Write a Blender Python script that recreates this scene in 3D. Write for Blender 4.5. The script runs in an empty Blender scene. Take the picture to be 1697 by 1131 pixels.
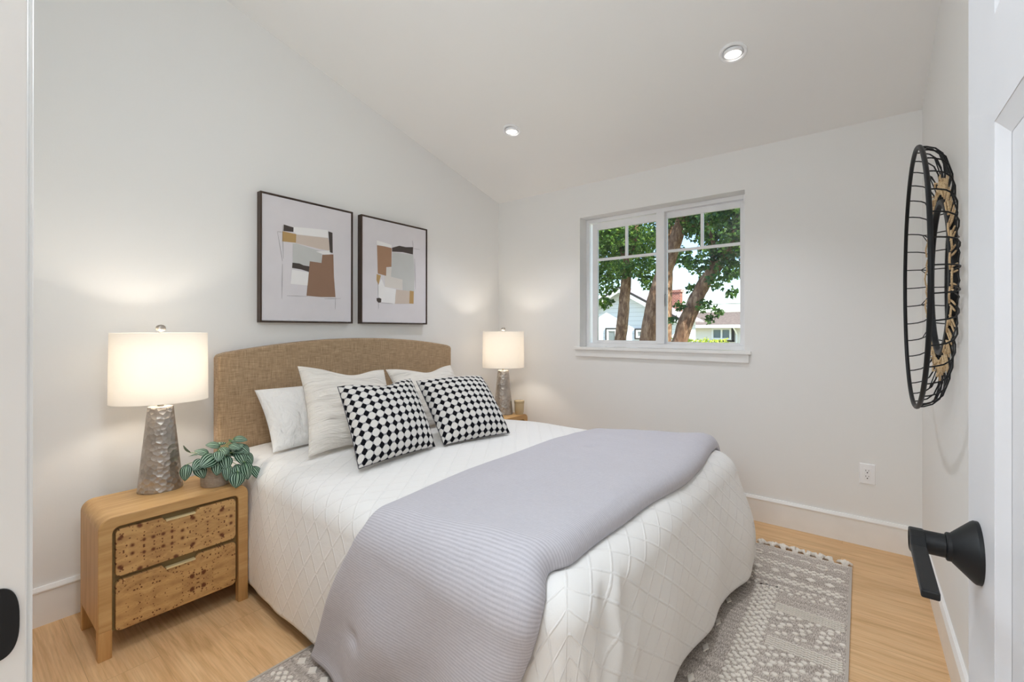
import bpy, bmesh, math, random
from mathutils import Vector, Matrix, noise
random.seed(7)
S = bpy.context.scene
COL = S.collection
PI = math.pi

# ------------------------------------------------------------------ camera
F_PX = 743.486
cam_d = bpy.data.cameras.new('camera')
cam = bpy.data.objects.new('camera', cam_d)
COL.objects.link(cam)
cam_d.sensor_fit = 'HORIZONTAL'
cam_d.sensor_width = 36.0
cam_d.lens = F_PX / 1697.0 * 36.0
cam_d.shift_y = -19.1 / 1697.0
cam_d.clip_start = 0.01
cam_d.clip_end = 300
yaw, pitch, roll = math.radians(37.825), math.radians(0.062), math.radians(0.053)
fwd = Vector((-math.sin(yaw), math.cos(yaw), 0))
rgt = Vector((math.cos(yaw), math.sin(yaw), 0))
up = Vector((0, 0, 1))
f2 = fwd * math.cos(pitch) + up * math.sin(pitch)
u2 = up * math.cos(pitch) - fwd * math.sin(pitch)
r3 = rgt * math.cos(roll) + u2 * math.sin(roll)
u3 = u2 * math.cos(roll) - rgt * math.sin(roll)
M = Matrix((r3, u3, -f2)).transposed().to_4x4()
M.translation = Vector((2.6725, 0.0, 1.22))
cam.matrix_world = M
S.camera = cam

# ------------------------------------------------------------------ world, sun, exposure
S.view_settings.view_transform = 'Standard'
S.view_settings.look = 'None'
S.view_settings.exposure = 0.115
S.view_settings.gamma = 1.0
S.view_settings.use_curve_mapping = False
world = bpy.data.worlds.new('world')
S.world = world
world.use_nodes = True
wn = world.node_tree.nodes
wn.clear()
w_out = wn.new('ShaderNodeOutputWorld')
w_bg = wn.new('ShaderNodeBackground')
w_sky = wn.new('ShaderNodeTexSky')
w_sky.sky_type = 'NISHITA'
w_sky.sun_disc = False
w_sky.sun_elevation = math.radians(48)
w_sky.sun_rotation = math.radians(200)
w_sky.dust_density = 0.15
w_sky.air_density = 1.0
w_sky.ozone_density = 2.0
w_bg.inputs['Strength'].default_value = 0.30
world.node_tree.links.new(w_sky.outputs[0], w_bg.inputs['Color'])
world.node_tree.links.new(w_bg.outputs[0], w_out.inputs['Surface'])

def add_light(name, kind, loc, energy, color=(1, 1, 1), rot=(0, 0, 0), **kw):
    d = bpy.data.lights.new(name, kind)
    d.energy = energy
    d.color = color
    for k, v in kw.items():
        setattr(d, k, v)
    o = bpy.data.objects.new(name, d)
    o.location = loc
    o.rotation_euler = rot
    COL.objects.link(o)
    return o

WARM = (1.0, 0.885, 0.755)
NEUT = (0.91, 0.93, 1.0)
P_REC, P_LAMP, P_HALL_FILL, P_ROOM_FILL = 38, 4.6, 22, 17.5
sun_dir = Vector((0.66, -0.34, 0.72)).normalized()      # towards the sun
sun = add_light('sun_light', 'SUN', (-6, -6, 12), 8.5, (1.0, 0.94, 0.84), angle=math.radians(0.6))
sun.rotation_euler = sun_dir.to_track_quat('Z', 'Y').to_euler()
# added fill light, unseen, in the assumed hallway behind the doorway
add_light('hall_fill', 'AREA', (2.05, -0.95, 2.30), P_HALL_FILL, (0.86, 0.94, 1.0), (math.radians(25), 0, 0), shape='RECTANGLE', size=1.2, size_y=0.6)
# added unseen point fill in the room, an assumed flash near the camera
add_light('room_fill', 'POINT', (1.90, 0.32, 1.80), P_ROOM_FILL, (0.80, 0.92, 1.0), shadow_soft_size=0.25)

try:
    S.cycles.max_bounces = 14
    S.cycles.diffuse_bounces = 8
    S.cycles.glossy_bounces = 4
    S.cycles.transmission_bounces = 8
    S.cycles.sample_clamp_indirect = 6.0
    S.cycles.use_denoising = True
    S.cycles.caustics_reflective = False
    S.cycles.caustics_refractive = False
except Exception:
    pass

# ------------------------------------------------------------------ room constants
D, W = 3.238, 2.934          # window wall at y = D, right wall at x = W
YN = 0.051                   # room face of the wall with the doorway
def ceil_z(y): return 2.402 + 0.2535 * (D - y)

# ------------------------------------------------------------------ colour + material helpers
def lin(h):
    h = h.lstrip('#')
    out = []
    for i in (0, 2, 4):
        c = int(h[i:i+2], 16) / 255.0
        out.append(c / 12.92 if c <= 0.04045 else ((c + 0.055) / 1.055) ** 2.4)
    return tuple(out) + (1.0,)

class NT:
    def __init__(s, name):
        s.m = bpy.data.materials.new(name)
        s.m.use_nodes = True
        s.t = s.m.node_tree
        s.t.nodes.clear()
        s.out = s.t.nodes.new('ShaderNodeOutputMaterial')
    def n(s, typ, **kw):
        nd = s.t.nodes.new(typ)
        for k, v in kw.items():
            setattr(nd, k, v)
        return nd
    def l(s, a, b): s.t.links.new(a, b)
    def put(s, sock, v):
        if hasattr(v, 'is_output'): s.l(v, sock)
        elif isinstance(v, str): sock.default_value = lin(v)
        else: sock.default_value = v
    def math(s, op, a, b=None, c=None, clamp=False):
        nd = s.n('ShaderNodeMath', operation=op)
        nd.use_clamp = clamp
        s.put(nd.inputs[0], a)
        if b is not None: s.put(nd.inputs[1], b)
        if c is not None: s.put(nd.inputs[2], c)
        return nd.outputs[0]
    def vmath(s, op, a, b=None):
        nd = s.n('ShaderNodeVectorMath', operation=op)
        s.put(nd.inputs[0], a)
        if b is not None: s.put(nd.inputs[1], b)
        return nd.outputs['Value'] if op in ('LENGTH', 'DOT_PRODUCT', 'DISTANCE') else nd.outputs[0]
    def coord(s, which='Object'): return s.n('ShaderNodeTexCoord').outputs[which]
    def mapping(s, v, scale=(1, 1, 1), loc=(0, 0, 0), rot=(0, 0, 0)):
        nd = s.n('ShaderNodeMapping')
        s.l(v, nd.inputs[0])
        nd.inputs['Scale'].default_value = scale
        nd.inputs['Location'].default_value = loc
        nd.inputs['Rotation'].default_value = rot
        return nd.outputs[0]
    def noise(s, v, scale, detail=3, rough=0.5, dist=0.0, color=False):
        nd = s.n('ShaderNodeTexNoise')
        if v is not None: s.l(v, nd.inputs['Vector'])
        nd.inputs['Scale'].default_value = scale
        nd.inputs['Detail'].default_value = detail
        nd.inputs['Roughness'].default_value = rough
        nd.inputs['Distortion'].default_value = dist
        return nd.outputs['Color' if color else 'Fac']
    def ramp(s, fac, stops, interp='LINEAR'):
        nd = s.n('ShaderNodeValToRGB')
        s.l(fac, nd.inputs[0])
        cr = nd.color_ramp
        cr.interpolation = interp
        while len(cr.elements) < len(stops): cr.elements.new(0.5)
        for e, (p, c) in zip(cr.elements, stops):
            e.position = p
            e.color = lin(c) if isinstance(c, str) else (c, c, c, 1)
        return nd.outputs[0]
    def mix(s, fac, a, b, blend='MIX'):
        nd = s.n('ShaderNodeMix', data_type='RGBA', blend_type=blend)
        s.put(nd.inputs[0], fac)
        s.put(nd.inputs[6], a)
        s.put(nd.inputs[7], b)
        return nd.outputs[2]
    def sep(s, v):
        nd = s.n('ShaderNodeSeparateXYZ')
        s.l(v, nd.inputs[0])
        return nd.outputs
    def comb(s, x, y, z=0.0):
        nd = s.n('ShaderNodeCombineXYZ')
        for i, v in enumerate((x, y, z)): s.put(nd.inputs[i], v)
        return nd.outputs[0]
    def bump(s, h, strength=0.3, dist=0.01, normal=None):
        nd = s.n('ShaderNodeBump')
        nd.inputs['Strength'].default_value = strength
        nd.inputs['Distance'].default_value = dist
        s.l(h, nd.inputs['Height'])
        if normal is not None: s.l(normal, nd.inputs['Normal'])
        return nd.outputs[0]
    def bsdf(s, color, rough=0.5, metal=0.0, normal=None, spec=0.5, **kw):
        nd = s.n('ShaderNodeBsdfPrincipled')
        s.put(nd.inputs['Base Color'], color)
        s.put(nd.inputs['Roughness'], rough)
        s.put(nd.inputs['Metallic'], metal)
        s.put(nd.inputs['Specular IOR Level'], spec)
        if normal is not None: s.l(normal, nd.inputs['Normal'])
        for k, v in kw.items(): s.put(nd.inputs[k], v)
        s.l(nd.outputs[0], s.out.inputs[0])
        s.p = nd
        return s.m

MATS = {}
def simple(name, color, rough=0.5, metal=0.0, spec=0.5):
    # plain colour with a very light procedural unevenness
    if name in MATS: return MATS[name]
    t = NT(name)
    co = t.coord()
    v = t.noise(co, 9.0, 2)
    c = t.mix(t.math('MULTIPLY', v, 0.10), color, '#000000')
    MATS[name] = t.bsdf(c, rough, metal, None, spec)
    return MATS[name]

def m_wall(name, color):
    t = NT(name)
    co = t.coord()
    h = t.noise(co, 160.0, 3, 0.6)
    return t.bsdf(color, 0.75, 0, t.bump(h, 0.10, 0.002), 0.25)

def m_floor():
    t = NT('oak_planks')
    co = t.coord()
    br = t.n('ShaderNodeTexBrick')
    br.offset = 0.37
    t.l(t.mapping(co, loc=(0.31, 0.05, 0)), br.inputs['Vector'])
    br.inputs['Scale'].default_value = 1.0
    br.inputs['Brick Width'].default_value = 1.45
    br.inputs['Row Height'].default_value = 0.19
    br.inputs['Mortar Size'].default_value = 0.0011
    br.inputs['Mortar Smooth'].default_value = 0.2
    br.inputs['Color1'].default_value = (0, 0, 0, 1)
    br.inputs['Color2'].default_value = (1, 1, 1, 1)
    plank = br.outputs['Color']
    shift = t.vmath('SCALE', t.comb(plank, plank, plank))
    off = t.vmath('ADD', co, t.vmath('MULTIPLY', t.comb(plank, plank, plank), (7.0, 3.0, 5.0)))
    g1 = t.noise(t.mapping(off, (1.6, 22, 1)), 1.6, 6, 0.62, 0.9)
    g2 = t.noise(t.mapping(off, (4, 120, 1)), 1.5, 3, 0.6)
    g3 = t.noise(t.mapping(off, (0.8, 5, 1)), 1.3, 3, 0.5, 1.4)
    base = t.ramp(g1, [(0.25, '#BF9665'), (0.45, '#DFB686'), (0.75, '#ECC99B')])
    base = t.mix(t.math('MULTIPLY', t.ramp(g2, [(0.35, 1.0), (0.6, 0.0)]), 0.28), base, '#A67C4E')
    base = t.mix(t.math('MULTIPLY', t.ramp(g3, [(0.52, 0.0), (0.72, 1.0)]), 0.38), base, '#AE8350')
    base = t.mix(t.math('MULTIPLY', plank, 0.13), base, '#C7A378')
    base = t.mix(t.math('MULTIPLY', br.outputs['Fac'], 0.35), base, '#8A6740')
    nrm = t.bump(g2, 0.06, 0.002)
    return t.bsdf(base, 0.42, 0, nrm, 0.4)

def m_wood(name, a, b, c, along='y', scale=1.0, rough=0.45):
    t = NT(name)
    co = t.coord()
    sc = {'x': (1.3, 16, 16), 'y': (16, 1.3, 16), 'z': (16, 16, 1.3)}[along]
    g = t.noise(t.mapping(co, tuple(k * scale for k in sc)), 1.7, 5, 0.6, 0.8)
    g2 = t.noise(t.mapping(co, tuple(k * scale * 4 for k in sc)), 1.7, 2, 0.6)
    base = t.ramp(g, [(0.28, a), (0.5, b), (0.72, c)])
    base = t.mix(t.math('MULTIPLY', t.ramp(g2, [(0.35, 1.0), (0.6, 0.0)]), 0.15), base, a)
    return t.bsdf(base, rough, 0, None, 0.4)

def m_burl(name, mirror_y, seed):
    # book-matched burl veneer: mirrored clusters of dark eyes on tan wood
    t = NT(name)
    co = t.coord()
    x, y, z = t.sep(co)
    ym = t.math('PINGPONG', t.math('SUBTRACT', y, mirror_y), 0.17)
    zm = t.math('PINGPONG', t.math('SUBTRACT', z, 0.02 + 0.13 * seed), 0.115)
    p = t.comb(ym, zm, seed * 3.7)
    wob = t.noise(p, 40.0, 3, 0.6, 0, True)
    pw = t.vmath('ADD', p, t.vmath('SCALE', wob))
    sc = pw.node
    pw2 = t.vmath('ADD', p, t.vmath('MULTIPLY', wob, (0.012, 0.012, 0.0)))
    big = t.n('ShaderNodeTexVoronoi'); big.inputs['Scale'].default_value = 30
    sm = t.n('ShaderNodeTexVoronoi'); sm.inputs['Scale'].default_value = 95
    t.l(pw2, big.inputs['Vector']); t.l(pw2, sm.inputs['Vector'])
    bc = t.sep(big.outputs['Color']); scol = t.sep(sm.outputs['Color'])
    cl = t.noise(p, 13.0, 2, 0.5)
    r_big = t.math('MULTIPLY', t.math('ADD', t.math('MULTIPLY', bc[0], 0.26), 0.14), t.math('GREATER_THAN', bc[1], 0.50))
    r_sm = t.math('MULTIPLY', t.math('ADD', t.math('MULTIPLY', scol[0], 0.30), 0.12), t.math('GREATER_THAN', t.math('ADD', cl, t.math('MULTIPLY', scol[1], 0.46)), 0.56))
    e_big = t.math('MULTIPLY', t.math('SUBTRACT', r_big, big.outputs['Distance']), 7.0, clamp=True)
    e_sm = t.math('MULTIPLY', t.math('SUBTRACT', r_sm, sm.outputs['Distance']), 9.0, clamp=True)
    eye = t.math('MAXIMUM', e_big, e_sm)
    cloud = t.noise(t.mapping(p, (1, 2.2, 1)), 11.0, 5, 0.6, 1.2)
    base = t.ramp(cloud, [(0.3, '#A57E50'), (0.55, '#C49C66'), (0.75, '#D2AD77')])
    halo = t.math('MULTIPLY', t.ramp(big.outputs['Distance'], [(0.0, 1.0), (0.5, 0.0)]), t.math('MULTIPLY', t.math('GREATER_THAN', bc[1], 0.52), 0.5))
    base = t.mix(halo, base, '#94633F')
    base = t.mix(t.math('MULTIPLY', eye, 0.92), base, '#5E2E1A')
    return t.bsdf(base, 0.38, 0, None, 0.4)

def m_linen(name, a, b, c, sc=1.0):
    t = NT(name)
    co = t.coord()
    h1 = t.noise(t.mapping(co, (60 * sc, 14 * sc, 260 * sc)), 1.0, 3, 0.7)
    h2 = t.noise(t.mapping(co, (60 * sc, 260 * sc, 14 * sc)), 1.0, 3, 0.7)
    f = t.math('ADD', t.math('MULTIPLY', h1, 0.5), t.math('MULTIPLY', h2, 0.5))
    base = t.ramp(f, [(0.36, a), (0.5, b), (0.64, c)])
    return t.bsdf(base, 0.9, 0, t.bump(f, 0.35, 0.003), 0.15, **{'Sheen Weight': 0.15})

def m_comforter():
    t = NT('tufted_white_cotton')
    uv = t.coord('UV')
    u, v, _ = t.sep(uv)
    a = t.math('ADD', t.math('DIVIDE', u, 0.088), t.math('DIVIDE', v, 0.118))
    b = t.math('SUBTRACT', t.math('DIVIDE', u, 0.088), t.math('DIVIDE', v, 0.118))
    da = t.math('PINGPONG', a, 0.5)
    db = t.math('PINGPONG', b, 0.5)
    ra = t.ramp(da, [(0.0, 1.0), (0.035, 0.75), (0.075, 0.0)])
    rb = t.ramp(db, [(0.0, 1.0), (0.035, 0.75), (0.075, 0.0)])
    ridge = t.math('MAXIMUM', ra, rb)
    tuft = t.noise(t.mapping(uv, (1, 1, 1)), 140.0, 2, 0.6)
    line = t.math('MULTIPLY', ridge, t.math('ADD', t.math('MULTIPLY', tuft, 0.9), 0.35))
    weave = t.noise(t.mapping(uv, (1, 1, 1)), 600.0, 2, 0.6)
    crink = t.noise(uv, 22.0, 4, 0.6, 0.4)
    h = t.math('ADD', t.math('MULTIPLY', line, 1.0), t.math('ADD', t.math('MULTIPLY', weave, 0.05), t.math('MULTIPLY', crink, 0.7)))
    n = t.bump(h, 0.42, 0.006)
    return t.bsdf('#ECEBE9', 0.85, 0, n, 0.15, **{'Sheen Weight': 0.1})

def m_throw():
    t = NT('ribbed_grey_cotton')
    uv = t.coord('UV')
    u, v, _ = t.sep(uv)                       # u along the bed, v across it
    wob = t.noise(uv, 9.0, 2, 0.5)
    ph = t.math('ADD', t.math('MULTIPLY', v, 2 * PI / 0.0078), t.math('MULTIPLY', wob, 4.0))
    rib = t.math('ADD', t.math('MULTIPLY', t.math('SINE', ph), 0.5), 0.5)
    slub = t.noise(t.mapping(uv, (25, 420, 1)), 1.0, 3, 0.7)
    slub2 = t.noise(t.mapping(uv, (300, 60, 1)), 1.0, 2, 0.6)
    crink = t.noise(uv, 16.0, 3, 0.55, 0.5)
    f = t.math('ADD', t.math('MULTIPLY', rib, 0.26), t.math('ADD', t.math('MULTIPLY', slub, 0.52), t.math('MULTIPLY', slub2, 0.22)))
    base = t.ramp(f, [(0.25, '#B0AEB5'), (0.5, '#C1BFC6'), (0.75, '#CFCDD3')])
    h = t.math('ADD', t.math('MULTIPLY', f, 0.28), t.math('MULTIPLY', crink, 1.0))
    return t.bsdf(base, 0.95, 0, t.bump(h, 0.45, 0.004), 0.1, **{'Sheen Weight': 0.1})

def m_cloth(name, col, wr=14.0, st=0.35, streak=(1, 1, 1)):
    t = NT(name)
    uv = t.coord('UV')
    cr = t.noise(t.mapping(uv, streak), wr, 4, 0.6, 0.8)
    cr2 = t.noise(t.mapping(uv, (streak[0] * 0.5, streak[1], 1)), wr * 2.6, 3, 0.6, 0.3)
    wv = t.noise(uv, 500.0, 2, 0.6)
    h = t.math('ADD', t.math('ADD', cr, t.math('MULTIPLY', cr2, 0.35)), t.math('MULTIPLY', wv, 0.03))
    return t.bsdf(col, 0.9, 0, t.bump(h, st, 0.028), 0.15, **{'Sheen Weight': 0.1})

def m_dots():
    t = NT('dotted_woven_cotton')
    uv = t.coord('UV')
    p = t.vmath('DIVIDE', uv, (0.0415, 0.0430, 1.0))
    q1 = t.vmath('SUBTRACT', t.vmath('FRACTION', p), (0.5, 0.5, 0))
    q2 = t.vmath('SUBTRACT', t.vmath('FRACTION', t.vmath('ADD', p, (0.5, 0.5, 0))), (0.5, 0.5, 0))
    def dist(q, kx, ky):
        x, y, _ = t.sep(q)
        c = t.comb(t.math('MULTIPLY', x, kx), t.math('MULTIPLY', y, ky), 0.0)
        return t.vmath('LENGTH', c)
    d1 = dist(q1, 1.0, 0.98)
    d2 = dist(q2, 1.10, 0.95)
    x1, y1, _ = t.sep(q1)
    st = t.math('GREATER_THAN', t.math('SINE', t.math('MULTIPLY', x1, 75.0)), -0.1)
    tick = t.math('MULTIPLY', st, t.math('GREATER_THAN', t.math('ABSOLUTE', y1), 0.30))
    base = t.mix(tick, '#AEACAD', '#706F75')
    white = t.math('LESS_THAN', d1, 0.415)
    black = t.math('LESS_THAN', d2, 0.345)
    base = t.mix(black, base, '#141419')
    base = t.mix(white, base, '#DAD7D2')
    h = t.math('ADD', t.math('MULTIPLY', white, 0.6), t.noise(uv, 700.0, 2, 0.6))
    return t.bsdf(base, 0.92, 0, t.bump(h, 0.4, 0.002), 0.1)

def m_hammered():
    t = NT('hammered_metal')
    co = t.coord()
    vo = t.n('ShaderNodeTexVoronoi', feature='F1')
    vo.inputs['Scale'].default_value = 57
    t.l(co, vo.inputs['Vector'])
    dent = t.math('POWER', t.math('MULTIPLY', vo.outputs['Distance'], 1.25, clamp=True), 2.0)
    n = t.bump(dent, 0.55, 0.005)
    pat = t.noise(co, 18, 3)
    base = t.ramp(pat, [(0.3, '#A7A099'), (0.7, '#C4BCB3')])
    return t.bsdf(base, 0.36, 0.92, n)

def m_shade():
    t = NT('lamp_shade_fabric')
    co = t.coord()
    w = t.noise(t.mapping(co, (300, 300, 60)), 1.0, 2, 0.6)
    c = t.mix(t.math('MULTIPLY', w, 0.06), '#F6F3EE', '#CFC8BC')
    d = t.n('ShaderNodeBsdfDiffuse'); tr = t.n('ShaderNodeBsdfTranslucent')
    t.l(c, d.inputs[0]); t.l(c, tr.inputs[0])
    mx = t.n('ShaderNodeMixShader'); mx.inputs[0].default_value = 0.32
    t.l(d.outputs[0], mx.inputs[1]); t.l(tr.outputs[0], mx.inputs[2])
    t.l(mx.outputs[0], t.out.inputs[0])
    return t.m

def m_emit(name, col, strength):
    t = NT(name)
    e = t.n('ShaderNodeEmission')
    e.inputs[0].default_value = tuple(col) + (1.0,)
    e.inputs[1].default_value = strength
    t.l(e.outputs[0], t.out.inputs[0])
    return t.m

def m_glass(name):
    t = NT(name)
    tr = t.n('ShaderNodeBsdfTransparent'); gl = t.n('ShaderNodeBsdfGlossy')
    tr.inputs[0].default_value = (0.97, 0.985, 0.98, 1)
    gl.inputs['Roughness'].default_value = 0.02
    fr = t.n('ShaderNodeFresnel'); fr.inputs[0].default_value = 1.3
    mx = t.n('ShaderNodeMixShader')
    t.l(fr.outputs[0], mx.inputs[0]); t.l(tr.outputs[0], mx.inputs[1]); t.l(gl.outputs[0], mx.inputs[2])
    t.l(mx.outputs[0], t.out.inputs[0])
    return t.m

def m_peperomia():
    t = NT('striped_leaf')
    uv = t.coord('UV')
    u, v, _ = t.sep(uv)                # u: -1..1 across (meridians), v: 0..1 from stalk to tip
    au = t.math('ABSOLUTE', u)
    st = t.math('SINE', t.math('MULTIPLY', au, 20.0))
    k = t.ramp(t.math('ADD', t.math('MULTIPLY', st, 0.5), 0.5), [(0.66, 0.0), (0.90, 1.0)])
    k = t.math('MULTIPLY', k, t.ramp(v, [(0.03, 0.0), (0.2, 1.0), (0.85, 1.0), (1.0, 0.2)]))
    base = t.mix(k, '#123824', '#A9C6B0')
    mid = t.ramp(au, [(0.0, 1.0), (0.1, 0.0)])
    base = t.mix(t.math('MULTIPLY', mid, t.ramp(v, [(0.0, 1.0), (0.45, 0.0)])), base, '#5E9440')
    return t.bsdf(base, 0.4, 0, None, 0.4)

def m_leaves(name, a, b, c):
    t = NT(name)
    co = t.coord()
    f = t.noise(co, 7.0, 3, 0.7)
    base = t.ramp(f, [(0.3, a), (0.5, b), (0.7, c)])
    d = t.n('ShaderNodeBsdfPrincipled'); tr = t.n('ShaderNodeBsdfTranslucent')
    t.l(base, d.inputs['Base Color']); d.inputs['Roughness'].default_value = 0.45
    t.l(base, tr.inputs[0])
    mx = t.n('ShaderNodeMixShader'); mx.inputs[0].default_value = 0.35
    t.l(d.outputs[0], mx.inputs[1]); t.l(tr.outputs[0], mx.inputs[2])
    t.l(mx.outputs[0], t.out.inputs[0])
    return t.m

def m_bark():
    t = NT('bark')
    co = t.coord()
    g = t.noise(t.mapping(co, (14, 14, 5)), 1.4, 5, 0.65, 0.6)
    base = t.ramp(g, [(0.3, '#4A3428'), (0.5, '#7D604B'), (0.7, '#AF9276')])
    return t.bsdf(base, 0.9, 0, t.bump(g, 0.6, 0.03), 0.2)

def m_siding(name, col):
    t = NT(name)
    co = t.coord()
    z = t.sep(co)[2]
    saw = t.math('FRACT', t.math('DIVIDE', z, 0.16))
    c = t.mix(t.math('LESS_THAN', saw, 0.07), col, '#B9BDC2')
    return t.bsdf(c, 0.7, 0, t.bump(saw, 0.5, 0.02), 0.3)

def m_roof(name, a, b):
    t = NT(name)
    co = t.coord()
    f = t.noise(t.mapping(co, (9, 9, 14)), 1.0, 4, 0.7)
    return t.bsdf(t.ramp(f, [(0.3, a), (0.7, b)]), 0.9, 0, None, 0.2)

def m_brick():
    t = NT('chimney_brick')
    co = t.coord()
    br = t.n('ShaderNodeTexBrick')
    t.l(t.mapping(co, (1, 1, 1), rot=(PI / 2, 0, 0)), br.inputs['Vector'])
    br.inputs['Scale'].default_value = 5
    br.inputs['Color1'].default_value = lin('#9C5B48'); br.inputs['Color2'].default_value = lin('#84473A')
    br.inputs['Mortar'].default_value = lin('#B9A79C')
    return t.bsdf(br.outputs[0], 0.9)

def m_rug():
    t = NT('woven_grey_rug')
    co = t.coord()
    f = t.noise(t.mapping(co, (330, 70, 1)), 1.0, 3, 0.75)
    f2 = t.noise(t.mapping(co, (3, 40, 1)), 1.0, 2, 0.6)
    k = t.math('ADD', t.math('MULTIPLY', f, 0.8), t.math('MULTIPLY', f2, 0.2))
    base = t.ramp(k, [(0.36, '#7F766E'), (0.5, '#B8AEA5'), (0.62, '#E6DDD4')])
    return t.bsdf(base, 0.95, 0, t.bump(f, 0.6, 0.003), 0.1)

def m_jute():
    t = NT('jute_rope')
    co = t.coord()
    f = t.noise(co, 260.0, 3, 0.7)
    return t.bsdf(t.ramp(f, [(0.3, '#B4946B'), (0.55, '#DCC19A'), (0.75, '#EEDCBB')]), 0.95, 0, t.bump(f, 0.5, 0.003), 0.1)

def m_pot():
    t = NT('ridged_taupe_ceramic')
    co = t.coord()
    z = t.sep(co)[2]
    s = t.math('SINE', t.math('MULTIPLY', z, 2 * PI / 0.0055))
    f = t.noise(co, 60, 3)
    base = t.ramp(f, [(0.3, '#A6988A'), (0.7, '#B9AC9E')])
    return t.bsdf(base, 0.8, 0, t.bump(s, 0.5, 0.002), 0.2)

def m_grass():
    t = NT('lawn')
    co = t.coord()
    f = t.noise(co, 12, 4, 0.7)
    return t.bsdf(t.ramp(f, [(0.3, '#8C9266'), (0.7, '#C3BE9A')]), 0.9)

wall_m = m_wall('warm_white_paint', '#EDECEA')
ceil_m = m_wall('ceiling_white_paint', '#F1F0EE')
trim_m = simple('trim_white_paint', '#F5F4F2', 0.35)
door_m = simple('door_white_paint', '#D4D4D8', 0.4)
vinyl_m = simple('window_white_vinyl', '#F6F6F7', 0.35)
floor_m = m_floor()
black_m = simple('black_metal', '#17181A', 0.42, 0.3)
matte_black_m = simple('matte_black_iron', '#1B1C1E', 0.5, 0.4)
dark_m = simple('dark_hole', '#1C1A18', 0.8)
white_plastic = simple('white_plastic', '#FAFAFB', 0.3)
brass_m = simple('pale_brass', '#E8D6A6', 0.35, 0.35)
nickel_m = simple('brushed_nickel', '#B9B2A8', 0.3, 0.95)
oakc_m = m_wood('honey_wood', '#AD8552', '#C29A65', '#D0AC78', 'y')
oakz_m = m_wood('honey_wood_upright', '#AC814B', '#C29660', '#CEA670', 'z')
recess_m = m_wood('olive_brown_wood', '#7A6540', '#8A744A', '#957F55', 'y')
hb_m = m_linen('tan_linen', '#877056', '#AA9072', '#C4AB8C')
comf_m = m_comforter()
throw_m = m_throw()
pil_white = m_cloth('white_pillow_cotton', '#F1F0EE', 8, 0.9, (1.6, 0.9, 1))
pil_cream = m_cloth('cream_pillow_linen', '#EDE7DE', 8, 1.0, (0.45, 2.8, 1))
dots_m = m_dots()
hammer_m = m_hammered()
shade_m = m_shade()
glass_m = m_glass('window_glass')
mattress_m = simple('mattress_cloth', '#E2DFDA', 0.9)
walnut_m = m_wood('dark_walnut', '#33261D', '#44342A', '#524034', 'z')

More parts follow.
